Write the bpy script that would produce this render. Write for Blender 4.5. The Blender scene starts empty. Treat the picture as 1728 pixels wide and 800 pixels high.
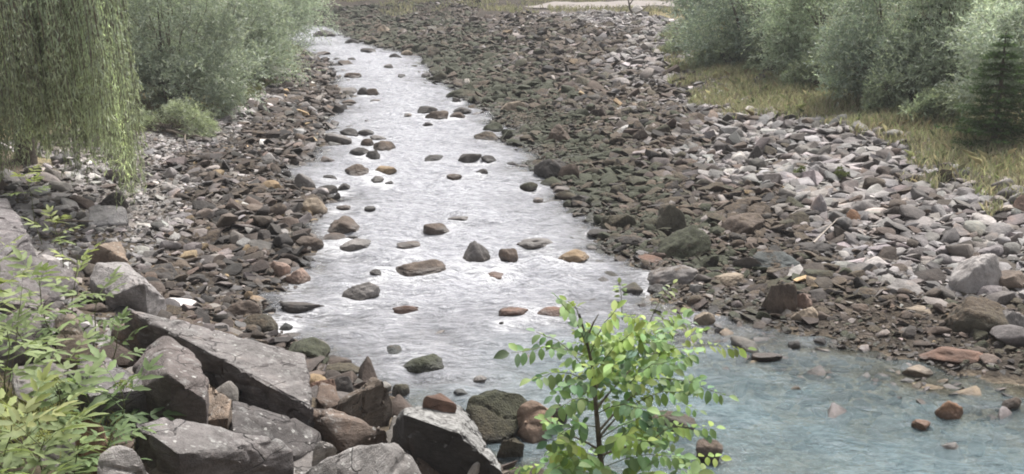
import bpy, bmesh, math, random
import numpy as np
from mathutils import Matrix, Vector, Euler

random.seed(7)
RNG = np.random.default_rng(7)
SC = bpy.context.scene
COL = SC.collection

# ---------------------------------------------------------------- camera, sky, sun
PITCH = math.radians(15.1)
CAM_Z = 7.0
FPX = 1853.0                       # focal length in pixels of the 1728 px wide photograph
cam_d = bpy.data.cameras.new('camera')
cam_d.sensor_width = 36.0
cam_d.lens = 36.0 * FPX / 1728.0
cam_d.clip_start = 0.1
cam_d.clip_end = 3000.0
cam = bpy.data.objects.new('camera', cam_d)
cam.location = (0, 0, CAM_Z)
cam.rotation_euler = (math.pi / 2 - PITCH, 0, 0)
COL.objects.link(cam)
SC.camera = cam

SUN_EL, SUN_AZ = math.radians(63), math.radians(28)     # azimuth from +Y towards +X
world = bpy.data.worlds.new('World')
SC.world = world
world.use_nodes = True
wn, wl = world.node_tree.nodes, world.node_tree.links
sky = wn.new('ShaderNodeTexSky')
sky.sky_type = 'NISHITA'
sky.sun_disc = False
sky.sun_elevation = SUN_EL
sky.sun_rotation = SUN_AZ
sky.dust_density = 4.0
hs = wn.new('ShaderNodeHueSaturation')
hs.inputs['Saturation'].default_value = 0.22            # a grey overcast sky
wl.new(sky.outputs[0], hs.inputs['Color'])
bg = wn['Background']
bg.inputs['Strength'].default_value = 0.095
wl.new(hs.outputs[0], bg.inputs['Color'])
sun_d = bpy.data.lights.new('sun', 'SUN')
sun_d.energy = 2.9
sun_d.angle = math.radians(24)
sun_d.color = (1.0, 0.965, 0.92)
sun = bpy.data.objects.new('sun', sun_d)
sd = Vector((math.sin(SUN_AZ) * math.cos(SUN_EL), math.cos(SUN_AZ) * math.cos(SUN_EL), math.sin(SUN_EL)))
sun.rotation_euler = sd.to_track_quat('Z', 'Y').to_euler()
sun.location = (0, 0, 60)
COL.objects.link(sun)
SC.view_settings.view_transform = 'Standard'
SC.view_settings.look = 'None'
SC.view_settings.gamma = 1.0
SC.view_settings.exposure = 1.13
SC.cycles.filter_width = 1.9
SC.cycles.max_bounces = 6
SC.cycles.transparent_max_bounces = 6

# ---------------------------------------------------------------- small maths
def ss(a, b, x):
    t = np.clip((np.asarray(x, float) - a) / (b - a), 0, 1)
    return t * t * (3 - 2 * t)

def _h(ix, iy, iz, seed):
    n = (ix * 374761393 + iy * 668265263 + iz * 2147483647 + seed * 144665) & 0x7fffffff
    n = ((n ^ (n >> 13)) * 1274126177) & 0x7fffffff
    n = ((n ^ (n >> 15)) * 1103515245 + 12345) & 0x7fffffff
    return (n ^ (n >> 16)) / 0x7fffffff * 2 - 1

def vn3(p, seed=0):
    p = np.asarray(p, float)
    i = np.floor(p).astype(np.int64)
    f = p - i
    f = f * f * (3 - 2 * f)
    out = 0
    for a in (0, 1):
        for b in (0, 1):
            for c in (0, 1):
                w = (f[..., 0] if a else 1 - f[..., 0]) * (f[..., 1] if b else 1 - f[..., 1]) * (f[..., 2] if c else 1 - f[..., 2])
                out = out + w * _h(i[..., 0] + a, i[..., 1] + b, i[..., 2] + c, seed)
    return out

def fbm3(p, seed=0, octv=3):
    p = np.asarray(p, float)
    return sum(vn3(p * (2.03 ** k) + 17.3 * k, seed + k) * 0.5 ** k for k in range(octv))

def n2(x, y, seed=0, octv=2):
    x, y = np.broadcast_arrays(np.asarray(x, float), np.asarray(y, float))
    return fbm3(np.stack([x, y, np.zeros_like(x)], -1), seed, octv)

CP, SP = math.cos(PITCH), math.sin(PITCH)
def ray(u, v):
    a, b = (u - 864.0) / FPX, (v - 400.0) / FPX
    return np.array([a, CP - b * SP, -SP - b * CP])

def project(p):
    """world points -> photograph pixels and camera depth"""
    p = np.asarray(p, float)
    dz = p[..., 2] - CAM_Z
    zc = p[..., 1] * CP - dz * SP
    yu = p[..., 1] * SP + dz * CP
    zc = np.where(zc < 0.05, 0.05, zc)
    return 864 + FPX * p[..., 0] / zc, 400 - FPX * yu / zc, zc

def on_plane(u, v, z=0.0):
    d = ray(u, v)
    t = (z - CAM_Z) / d[2]
    return d[0] * t, d[1] * t

# ---------------------------------------------------------------- the lie of the land
left_px = [(524, 92), (545, 118), (572, 158), (560, 185), (545, 212), (535, 238), (490, 272), (494, 305), (540, 335), (540, 355),
           (512, 390), (505, 430), (470, 478), (428, 500), (430, 540), (480, 575), (540, 620), (600, 655), (665, 700), (760, 745), (850, 800)]
right_px = [(560, 45), (600, 66), (660, 84), (712, 92), (745, 132), (795, 168), (850, 200), (885, 245), (905, 290), (960, 320), (1005, 362),
            (1015, 400), (1085, 440), (1105, 490), (1170, 520), (1265, 545), (1400, 565), (1560, 625), (1728, 650)]
L = sorted([on_plane(*p)[::-1] for p in left_px]); R = sorted([on_plane(*p)[::-1] for p in right_px])
L = [(4.0, 7.8), (9.0, 3.6)] + L + [(80, -17.0), (95, -26.0), (110, -50.0), (125, -90.0), (2000, -2000)]
R = [(2.0, 30.0), (12.0, 14.0)] + R + [(100, -21.0), (108, -40.0), (125, -89.0), (2000, -2000)]
YL, XL = np.array(L).T
YR, XR = np.array(R).T
def ragged(Y, X, seed):
    y = np.concatenate([Y[Y < 8], np.arange(8, 70, .35), Y[Y > 70]])
    w = np.clip((y - 8) / 6, 0, 1) * (y < 70)
    q = np.stack([y, 0 * y, 0 * y], -1)
    return y, np.interp(y, Y, X) + w * (.42 * vn3(q * .8, seed) + .22 * vn3(q * 2.1, seed + 1)) * (.7 + y * .012)
YL, XL = ragged(YL, XL, 71)
YR, XR = ragged(YR, XR, 73)
_yt = np.linspace(-20, 140, 1601)
_cl = 1 / np.sqrt(1 + np.convolve(np.pad(np.gradient(np.interp(_yt, YL, XL), _yt), 12, 'edge'), np.ones(25) / 25, 'valid') ** 2)
_cr = 1 / np.sqrt(1 + np.convolve(np.pad(np.gradient(np.interp(_yt, YR, XR), _yt), 12, 'edge'), np.ones(25) / 25, 'valid') ** 2)
TOE_N = (0.78, 0.63)

def bank_d(x, y):
    return -(x * TOE_N[0] + (y - 13.7) * TOE_N[1])

def sides(x, y):
    """distance outside the right and the left waterline"""
    dr = (x - np.interp(y, YR, XR)) * np.interp(y, _yt, _cr)
    dl = (np.interp(y, YL, XL) - x) * np.interp(y, _yt, _cl)
    return dr, dl

def height(x, y, rough=True):
    x, y = np.broadcast_arrays(np.asarray(x, float), np.asarray(y, float))
    dr, dl = sides(x, y)
    dw = np.minimum(-dr, -dl)
    shoal = ss(24, 18, y) * ss(0, 3, -dl)
    sl = 0.35 - 0.25 * shoal
    deep = -0.62 * (1 - np.exp(-np.maximum(dw, 0) * sl)) - 0.02
    hr = 0.02 + 0.075 * np.clip(dr, 0, 7) + 0.15 * np.clip(dr - 7, 0, 12) + 0.03 * np.clip(dr - 19, 0, 60)
    hr = np.where(y > 70, np.minimum(hr, 1.25 + 0.004 * np.clip(dr, 0, 100)), hr)
    hl = 0.02 + 0.11 * np.clip(dl, 0, 5) + 0.22 * np.clip(dl - 5, 0, 8) + 0.03 * np.clip(dl - 13, 0, 60)
    h = np.where(dr > 0, hr, np.where(dl > 0, hl, deep))
    bd = bank_d(x, y)
    hb = 0.33 * np.minimum(bd, 6.5) + 0.8 * np.clip(bd - 6.5, 0, 3)
    h = np.maximum(h, np.where(hb > 0, hb, -9))
    if rough:
        out = np.clip(np.maximum(dr, dl) / 2.0, 0.1, 1)
        h = h + n2(x * 0.45, y * 0.45, 3) * 0.13 * out + n2(x * 1.7, y * 1.7, 5) * 0.035
    return h

def hit(u, v, lift=0.0):
    """where the ray through a photograph pixel meets the smooth ground (water counts as level 0)"""
    d = ray(u, v)
    t = np.geomspace(2.5, 260, 2600)
    x, y, z = d[0] * t, d[1] * t, CAM_Z + d[2] * t
    below = z < np.maximum(height(x, y, False), 0) + lift
    k = int(np.argmax(below)) if below.any() else len(t) - 1
    return Vector((x[k], y[k], z[k]))

# ---------------------------------------------------------------- object helpers
def link(name, me, mat=None, parent=None):
    o = bpy.data.objects.new(name, me)
    COL.objects.link(o)
    if mat is not None and me is not None and not me.materials:
        me.materials.append(mat)
    if parent is not None:
        o.parent = parent
    return o

def tag(o, label=None, cat=None, group=None, kind=None):
    if label: o['label'] = label
    if cat: o['category'] = cat
    if group: o['group'] = group
    if kind: o['kind'] = kind
    return o

def empty(name, loc, label, cat, group=None):
    o = link(name, None)
    o.location = loc
    o.empty_display_size = 0.2
    return tag(o, label, cat, group)

def mesh_np(name, V, F, smooth=False):
    """V (n,3), F (m,k) of one polygon size"""
    V = np.asarray(V, np.float32); F = np.asarray(F, np.int32)
    me = bpy.data.meshes.new(name)
    me.vertices.add(len(V)); me.vertices.foreach_set('co', V.ravel())
    k = F.shape[1]
    me.loops.add(F.size); me.loops.foreach_set('vertex_index', F.ravel())
    me.polygons.add(len(F))
    me.polygons.foreach_set('loop_start', np.arange(0, F.size, k, dtype=np.int32))
    me.polygons.foreach_set('loop_total', np.full(len(F), k, np.int32))
    if smooth:
        me.polygons.foreach_set('use_smooth', np.ones(len(F), bool))
    me.update(calc_edges=True)
    return me

def attr_col(me, name, C):
    a = me.attributes.new(name, 'FLOAT_COLOR', 'POINT')
    C = np.asarray(C, np.float32)
    if C.shape[1] == 3:
        C = np.concatenate([C, np.ones((len(C), 1), np.float32)], 1)
    a.data.foreach_set('color', C.ravel())

def attr_f(me, name, f):
    a = me.attributes.new(name, 'FLOAT', 'POINT')
    a.data.foreach_set('value', np.asarray(f, np.float32))

def tube(pts, radii, n=6):
    """tapered tube through points -> V, F (quads)"""
    pts = [Vector(p) for p in pts]
    V, F = [], []
    for i, p in enumerate(pts):
        d = (pts[min(i + 1, len(pts) - 1)] - pts[max(i - 1, 0)]).normalized()
        a = d.orthogonal().normalized() if i == 0 else (a - d * a.dot(d)).normalized()
        b = d.cross(a)
        for k in range(n):
            t = 2 * math.pi * k / n
            V.append(tuple(p + (a * math.cos(t) + b * math.sin(t)) * radii[i]))
        if i:
            for k in range(n):
                F.append(((i - 1) * n + k, (i - 1) * n + (k + 1) % n, i * n + (k + 1) % n, i * n + k))
    return V, F

def tubes_mesh(name, lst, n=6):
    V, F = [], []
    for pts, rad in lst:
        v, f = tube(pts, rad, n)
        o = len(V)
        V += v; F += [tuple(i + o for i in q) for q in f]
    return mesh_np(name, V, F, True)

def wobble(a, b, n, amp, rnd=random):
    a, b = Vector(a), Vector(b)
    out = []
    for i in range(n + 1):
        t = i / n
        p = a.lerp(b, t)
        if 0 < i < n:
            p += Vector((rnd.uniform(-1, 1), rnd.uniform(-1, 1), rnd.uniform(-1, 1))) * amp
        out.append(p)
    return out

# ---------------------------------------------------------------- materials
class NT:
    def __init__(self, name):
        self.m = bpy.data.materials.new(name)
        self.m.use_nodes = True
        self.t = self.m.node_tree
        self.N = self.t.nodes
        self.out = self.N['Material Output']
        self.p = self.N['Principled BSDF']
    def n(self, typ, **kw):
        x = self.N.new('ShaderNode' + typ)
        for k, v in kw.items():
            setattr(x, k, v)
        return x
    def l(self, a, b):
        self.t.links.new(a, b)
    def val(self, sock, v):
        if isinstance(v, (int, float)): sock.default_value = v
        elif isinstance(v, tuple): sock.default_value = v if len(v) == 4 or sock.type == 'VECTOR' else (*v, 1)
        else: self.l(v, sock)
    def math(self, op, a, b=0.0, c=None, clamp=False):
        x = self.n('Math', operation=op); x.use_clamp = clamp
        self.val(x.inputs[0], a); self.val(x.inputs[1], b)
        if c is not None: self.val(x.inputs[2], c)
        return x.outputs[0]
    def mix(self, f, a, b, mode='MIX'):
        x = self.n('MixRGB', blend_type=mode)
        self.val(x.inputs[0], f); self.val(x.inputs[1], a); self.val(x.inputs[2], b)
        return x.outputs[0]
    def noise(self, scale, detail=4, vec=None, rough=0.55):
        x = self.n('TexNoise'); x.inputs['Scale'].default_value = scale; x.inputs['Detail'].default_value = detail
        x.inputs['Roughness'].default_value = rough
        if vec is not None: self.l(vec, x.inputs['Vector'])
        return x.outputs['Fac']
    def ramp(self, fac, a, b):
        x = self.n('MapRange', interpolation_type='SMOOTHSTEP'); self.val(x.inputs[0], fac)
        x.inputs[1].default_value = a; x.inputs[2].default_value = b
        return x.outputs[0]
    def scalev(self, vec, s):
        x = self.n('Mapping'); self.l(vec, x.inputs['Vector']); x.inputs['Scale'].default_value = s
        return x.outputs[0]
    def tilt(self, vec):
        x = self.n('Mapping'); self.l(vec, x.inputs['Vector']); x.inputs['Scale'].default_value = (1.0, 1.0, 8.0); x.inputs['Rotation'].default_value = (.35, .3, .2)
        return x.outputs[0]
    def attr(self, name, typ='GEOMETRY'):
        return self.n('Attribute', attribute_name=name, attribute_type=typ)
    def bump(self, h, strength, dist):
        x = self.n('Bump'); self.l(h, x.inputs['Height']); x.inputs['Strength'].default_value = strength
        x.inputs['Distance'].default_value = dist
        return x.outputs[0]

def both(nt, name, fac=False):
    """an attribute carried either by the mesh or by the object"""
    a, b = nt.attr(name), nt.attr(name, 'OBJECT')
    if fac: return nt.math('ADD', a.outputs['Fac'], b.outputs['Fac'])
    return nt.mix(1.0, a.outputs['Color'], b.outputs['Color'], 'ADD')

def stone_material(name, lichen=0.0, strata=0.0):
    t = NT(name)
    pos = t.n('NewGeometry')
    P = pos.outputs['Position']
    tint = both(t, 'tint'); moss = both(t, 'moss', True)
    big = t.noise(2.2, 5, P, 0.65); fine = t.noise(14, 6, P, 0.7); grit = t.noise(60, 3, P)
    c = t.mix(1.0, tint, t.mix(t.ramp(big, 0.3, 0.7), (0.62, 0.60, 0.58), (1.3, 1.28, 1.26)), 'MULTIPLY')
    c = t.mix(t.math('MULTIPLY', t.ramp(fine, 0.48, 0.72), 0.6), c, t.mix(1.0, c, (1.55, 1.5, 1.45), 'MULTIPLY'))
    c = t.mix(t.math('MULTIPLY', t.ramp(grit, 0.55, 0.4), 0.3), c, t.mix(1.0, c, (0.55, 0.53, 0.5), 'MULTIPLY'))
    brown = t.noise(1.1, 4, P, 0.7)
    c = t.mix(t.math('MULTIPLY', t.ramp(brown, 0.56, 0.72), 0.45), c, t.mix(1.0, c, (1.15, 0.86, 0.62), 'MULTIPLY'))
    hgt = t.math('ADD', t.math('MULTIPLY', big, 0.6), t.math('MULTIPLY', fine, 0.4))
    if strata:
        w = t.noise(3.0, 6, t.tilt(P), 0.75)
        hgt = t.math('ADD', hgt, t.math('MULTIPLY', w, strata)); hgt = t.math('ADD', hgt, t.math('MULTIPLY', grit, 0.25))
        c = t.mix(t.math('MULTIPLY', t.ramp(w, 0.42, 0.62), 0.35), c, t.mix(1.0, c, (0.6, 0.58, 0.56), 'MULTIPLY'))
    if lichen:
        v = t.n('TexVoronoi'); v.inputs['Scale'].default_value = 15.0; v.inputs['Randomness'].default_value = 1.0; t.l(t.mix(0.12, P, t.n('TexNoise').outputs['Color'], 'ADD'), v.inputs['Vector'])
        patch = t.ramp(t.noise(1.5, 5, P, 0.75), 0.48, 0.66)
        up = t.n('SeparateXYZ'); t.l(pos.outputs['Normal'], up.inputs[0])
        cr_ = t.n('SeparateXYZ'); t.l(v.outputs['Color'], cr_.inputs[0])
        rad_ = t.math('MULTIPLY', t.math('SUBTRACT', cr_.outputs['X'], 0.55), 0.85)
        edge_ = t.math('SUBTRACT', rad_, t.math('ADD', v.outputs['Distance'], t.math('MULTIPLY', t.math('SUBTRACT', fine, 0.5), 0.5)))
        spot = t.math('MULTIPLY', t.ramp(edge_, 0.0, 0.06), t.math('ADD', 0.45, t.math('MULTIPLY', patch, 0.55)))
        spot = t.math('MULTIPLY', spot, t.math('MULTIPLY', t.ramp(up.outputs['Z'], 0.0, 0.6), lichen))
        c = t.mix(spot, c, (0.50, 0.49, 0.46))
        film = t.math('MULTIPLY', t.math('MULTIPLY', t.ramp(t.noise(5, 6, P, 0.75), 0.52, 0.66), t.ramp(up.outputs['Z'], 0.2, 0.8)), 0.5 * lichen)
        film = t.math('ADD', film, t.math('MULTIPLY', t.attr('film', 'OBJECT').outputs['Fac'], t.math('MULTIPLY', t.ramp(up.outputs['Z'], 0.3, 0.7), t.ramp(fine, 0.3, 0.62))), clamp=True)
        c = t.mix(film, c, (0.33, 0.325, 0.31))
    if strata:
        cv = t.n('TexVoronoi', feature='DISTANCE_TO_EDGE'); cv.inputs['Scale'].default_value = 1.35
        t.l(t.mix(0.35, t.scalev(P, (1, 1, 2.2)), t.n('TexNoise').outputs['Color'], 'ADD'), cv.inputs['Vector'])
        ck = t.ramp(cv.outputs['Distance'], 0.016, 0.0)
        ck = t.math('MULTIPLY', ck, t.ramp(big, 0.42, 0.58))
        c = t.mix(t.math('MULTIPLY', ck, 0.7), c, (0.03, 0.028, 0.027))
        hgt = t.math('SUBTRACT', hgt, t.math('MULTIPLY', ck, 0.6))
    sep = t.n('SeparateXYZ'); t.l(pos.outputs['Normal'], sep.inputs[0])
    mm = t.math('ADD', t.math('MULTIPLY', sep.outputs['Z'], 0.35), t.math('MULTIPLY', t.noise(3.1, 5, P, 0.65), 1.1))
    mm = t.math('ADD', mm, t.math('SUBTRACT', moss, 1.0))
    mm = t.math('MULTIPLY', t.ramp(mm, 0.10, 0.30), t.ramp(moss, 0.02, 0.12))
    green = t.mix(t.ramp(t.math('ADD', moss, t.math('MULTIPLY', t.noise(0.6, 3, P), 0.5)), 0.92, 0.66), (0.043, 0.046, 0.027), (0.080, 0.058, 0.041))
    green = t.mix(t.ramp(fine, 0.3, 0.7), t.mix(1.0, green, (0.6, 0.6, 0.6), 'MULTIPLY'), t.mix(1.0, green, (1.45, 1.45, 1.35), 'MULTIPLY'))
    c = t.mix(mm, c, green)
    sz = t.n('SeparateXYZ'); t.l(P, sz.inputs[0])
    wet = t.ramp(t.math('ADD', sz.outputs['Z'], t.math('MULTIPLY', big, 0.12)), 0.2, 0.07)
    c = t.mix(wet, c, t.mix(1.0, c, (0.5, 0.47, 0.44), 'MULTIPLY'))
    t.l(c, t.p.inputs['Base Color'])
    t.l(t.math('SUBTRACT', 0.86, t.math('MULTIPLY', wet, 0.5)), t.p.inputs['Roughness'])
    t.l(t.bump(t.math('ADD', hgt, t.math('MULTIPLY', mm, t.math('MULTIPLY', t.noise(38, 3, P), 0.5))), 0.9, 0.09), t.p.inputs['Normal'])
    return t.m

def leaf_material(name, trans=0.35, rough=0.6, spec=0.3):
    t = NT(name)
    c = both(t, 'tint')
    oi = t.n('ObjectInfo')
    P = t.n('NewGeometry').outputs['Position']
    v = t.ramp(t.noise(6.0, 3, P), 0.3, 0.7)
    c = t.mix(1.0, c, t.mix(v, (0.82, 0.84, 0.8), (1.15, 1.14, 1.1)), 'MULTIPLY')
    t.l(c, t.p.inputs['Base Color'])
    t.p.inputs['Roughness'].default_value = rough
    t.p.inputs['Specular IOR Level'].default_value = spec
    tr = t.n('BsdfTranslucent'); t.l(t.mix(1.0, c, (1.08, 1.14, 0.8), 'MULTIPLY'), tr.inputs['Color'])
    mx = t.n('MixShader'); mx.inputs[0].default_value = trans
    t.l(t.p.outputs[0], mx.inputs[1]); t.l(tr.outputs[0], mx.inputs[2]); t.l(mx.outputs[0], t.out.inputs[0])
    return t.m

def plain_material(name, col, rough=0.85, scale=8.0, var=0.5, bump=0.5):
    t = NT(name)
    P = t.n('NewGeometry').outputs['Position']
    n = t.noise(scale, 5, P, 0.65)
    lo = tuple(x * (1 - var) for x in col); hi = tuple(x * (1 + var) for x in col)
    t.l(t.mix(t.ramp(n, 0.3, 0.7), lo, hi), t.p.inputs['Base Color'])
    t.p.inputs['Roughness'].default_value = rough
    t.l(t.bump(n, bump, 0.03), t.p.inputs['Normal'])
    return t.m

M_STONE = stone_material('river_stone')
M_BLOCK = stone_material('quarry_block', lichen=1.0, strata=0.5)
M_LEAF = leaf_material('leaf')
M_BARK = plain_material('bark', (0.085, 0.07, 0.055), 0.9, 14, 0.5, 0.8)
M_TWIG = plain_material('twig', (0.13, 0.105, 0.08), 0.8, 20, 0.4, 0.4)
M_STEM = plain_material('green_stem', (0.10, 0.11, 0.045), 0.6, 20, 0.4, 0.2)
M_DRY = plain_material('dry_wood', (0.33, 0.29, 0.25), 0.85, 16, 0.35, 0.5)

# ---------------------------------------------------------------- where the grass begins, from the photograph
def line_to(side, px):
    out = []
    for u, v in px:
        p = hit(u, v)
        dr, dl = sides(p.x, p.y)
        out.append((p.y, float(dr if side == 'r' else dl)))
    return np.array(sorted(out))
GR = line_to('r', [(1120, 30), (1165, 92), (1225, 150), (1270, 185), (1350, 196), (1470, 225), (1590, 285), (1728, 335)])
GL = line_to('l', [(500, 84), (445, 120), (425, 172), (335, 218), (225, 225), (60, 260)])
def grass_r(y): return np.interp(y, GR[:, 0], GR[:, 1])
def grass_l(y): return np.interp(y, GL[:, 0], GL[:, 1])

# ---------------------------------------------------------------- ground sheet
def spread(a, b, step, lo, hi, n=14):
    core = np.arange(a, b + 1e-6, step)
    l = a - np.geomspace(step * 2, a - lo, n)[::-1]
    h = b + np.geomspace(step * 2, hi - b, n)
    return np.concatenate([l, core, h])
gx = spread(-34, 34, 0.4, -700, 700)
gy = np.concatenate([spread(2, 40, 0.3, -120, 42, 3)[:-3], np.arange(40.4, 125, 0.55), 125 + np.geomspace(1, 1000, 22)])
GX, GY = np.meshgrid(gx, gy)
GZ = height(GX, GY)
nx, ny = len(gx), len(gy)
idx = np.arange(nx * ny).reshape(ny, nx)
quads = np.stack([idx[:-1, :-1], idx[:-1, 1:], idx[1:, 1:], idx[1:, :-1]], -1).reshape(-1, 4)
g_me = mesh_np('ground', np.stack([GX, GY, GZ], -1).reshape(-1, 3), quads, True)
dr, dl = sides(GX, GY)
def lerp3(a, b, f): return np.asarray(a) * (1 - f[..., None]) + np.asarray(b) * f[..., None]
tint = np.broadcast_to((0.05, 0.043, 0.036), GX.shape + (3,))
far_g = np.where(dr > 0, ss(-0.4, 1.2, dr - grass_r(GY) + 0.5 * n2(GX * .5, GY * .5, 9)), ss(-0.2, 1.6, dl - grass_l(GY) + 0.5 * n2(GX * .5, GY * .5, 9)))
tint = lerp3(tint, (0.11, 0.10, 0.095), ss(0.15, 0.19, dr / np.maximum(GY, 1)) * (GY > 0))
tint = lerp3(tint, (0.20, 0.19, 0.185), ss(3.2, 4.2, dl))
tint = lerp3(tint, (0.17, 0.15, 0.085), far_g)
tint = lerp3(tint, (0.10, 0.085, 0.065), ss(0.0, 0.6, bank_d(GX, GY)) * (dr < 0))
under = np.minimum(-dr, -dl)
tint = lerp3(tint, (0.20, 0.17, 0.13), ss(-0.1, 0.3, under))
attr_col(g_me, 'tint', tint.reshape(-1, 3))
t = NT('ground')
P = t.n('NewGeometry').outputs['Position']
a = t.noise(1.3, 6, P, 0.7); b = t.noise(9, 6, P, 0.7)
v = t.n('TexVoronoi'); v.inputs['Scale'].default_value = 5.5; t.l(P, v.inputs['Vector'])
v2 = t.n('TexVoronoi'); v2.inputs['Scale'].default_value = 13; t.l(P, v2.inputs['Vector'])
c = t.mix(1.0, t.attr('tint').outputs['Color'], t.mix(t.ramp(a, 0.3, 0.7), (0.6, 0.58, 0.55), (1.4, 1.35, 1.3)), 'MULTIPLY')
bw = t.n('RGBToBW'); t.l(v2.outputs['Color'], bw.inputs[0])
c = t.mix(0.7, c, t.mix(1.0, c, t.mix(bw.outputs[0], (0.5, 0.5, 0.5), (1.6, 1.55, 1.5)), 'MULTIPLY'))
t.l(c, t.p.inputs['Base Color'])
t.p.inputs['Roughness'].default_value = 0.95
t.p.inputs['Specular IOR Level'].default_value = 0.2
hh = t.math('SUBTRACT', b, t.math('ADD', v.outputs['Distance'], t.math('MULTIPLY', v2.outputs['Distance'], 0.6)))
t.l(t.bump(hh, 0.9, 0.08), t.p.inputs['Normal'])
tag(link('ground', g_me, t.m), kind='structure')

# ---------------------------------------------------------------- rock shapes
_ico = {}
def ico(n):
    if n not in _ico:
        bm = bmesh.new(); bmesh.ops.create_icosphere(bm, subdivisions=n, radius=1.0)
        bm.verts.ensure_lookup_table()
        _ico[n] = (np.array([v.co[:] for v in bm.verts]), np.array([[v.index for v in f.verts] for f in bm.faces]))
        bm.free()
    return _ico[n]

def rock_verts(n, seed, planes=11, flat=0.0, sharp=0.5, rough=0.05, soft=0.0):
    """a boulder: a sphere cut by random planes, worn and roughened; unit half extents"""
    rg = np.random.default_rng(seed)
    V, F = ico(n)
    N = rg.normal(size=(planes, 3)); N /= np.linalg.norm(N, axis=1)[:, None]
    D = rg.uniform(0.52, 0.88, planes)
    d = V @ N.T
    r = np.where(d > 0.05, D / np.maximum(d, 0.05), 9)
    k = 8 + 22 * sharp
    rr = -np.log(np.exp(-k * np.minimum(r, 3)).sum(1) + math.exp(-k * 1.05)) / k
    r0 = rr * (1 - soft) + soft
    r0 = r0 * (1 + rough * 1.6 * fbm3(V * 1.7 + seed % 97, seed % 1000, 2) + rough * fbm3(V * 4.5 + seed % 89, seed % 999 + 5, 3))
    Q = V * r0[:, None]
    lo, hi = Q.min(0), Q.max(0)
    return (Q - (lo + hi) / 2) / ((hi - lo) / 2), F

LIB_HI, LIB_LO, LIB_TINY = [], [], []
for k in range(18):
    soft = [0.0, 0.05, 0.16][k % 3]
    V3, F3 = rock_verts(3, 100 + k, 8 + k % 5, sharp=1.3, rough=0.045, soft=soft)
    LIB_HI.append((V3, F3))
    V2, F2 = rock_verts(2, 100 + k, 8 + k % 5, sharp=1.3, rough=0.04, soft=soft)
    LIB_LO.append((V2, F2))
    LIB_TINY.append(rock_verts(1, 100 + k, 8 + k % 5, sharp=1.3, rough=0.1))
def broken(seed, npts, bev):
    """an angular broken stone: the hull of a few points on a boxy solid, edges lightly worn"""
    rg = np.random.default_rng(seed)
    q = rg.normal(size=(npts, 3)); q /= (np.abs(q) ** 5).sum(1)[:, None] ** .2
    q *= rg.uniform(.82, 1.0, (npts, 1))
    q[:, 2] += .25 * rg.normal() * q[:, 0]
    bm = bmesh.new()
    for c in q: bm.verts.new(c)
    bmesh.ops.convex_hull(bm, input=bm.verts)
    bmesh.ops.delete(bm, geom=[v for v in bm.verts if not v.link_faces], context='VERTS')
    if bev:
        bmesh.ops.dissolve_limit(bm, angle_limit=math.radians(12), verts=bm.verts, edges=bm.edges)
        bmesh.ops.bevel(bm, geom=list(bm.edges), offset=bev, segments=1, affect='EDGES', clamp_overlap=True)
    bmesh.ops.triangulate(bm, faces=bm.faces)
    bm.verts.index_update()
    V = np.array([v.co[:] for v in bm.verts]); F = np.array([[v.index for v in f.verts] for f in bm.faces])
    bm.free()
    lo, hi = V.min(0), V.max(0)
    return (V - (lo + hi) / 2) / ((hi - lo) / 2), F
for k in range(30):
    n_ = 12 + k % 7
    LIB_HI.append(broken(700 + k, n_, .09)); LIB_LO.append(broken(700 + k, n_, 0)); LIB_TINY.append(broken(700 + k, 9 + k % 3, 0))
LIB_ME = []
for k, (V3, F3) in enumerate(LIB_HI):
    me = mesh_np('stone_shape', V3, F3, True)
    me.set_sharp_from_angle(angle=math.radians(28))
    me.materials.append(M_STONE)
    LIB_ME.append(me)

def rots(yaw, pitch, roll):
    cy, sy, cp, sp, cr, sr = np.cos(yaw), np.sin(yaw), np.cos(pitch), np.sin(pitch), np.cos(roll), np.sin(roll)
    Rm = np.empty((len(yaw), 3, 3))
    Rm[:, 0, 0] = cy * cp; Rm[:, 0, 1] = cy * sp * sr - sy * cr; Rm[:, 0, 2] = cy * sp * cr + sy * sr
    Rm[:, 1, 0] = sy * cp; Rm[:, 1, 1] = sy * sp * sr + cy * cr; Rm[:, 1, 2] = sy * sp * cr - cy * sr
    Rm[:, 2, 0] = -sp;     Rm[:, 2, 1] = cp * sr;                Rm[:, 2, 2] = cp * cr
    return Rm

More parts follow.
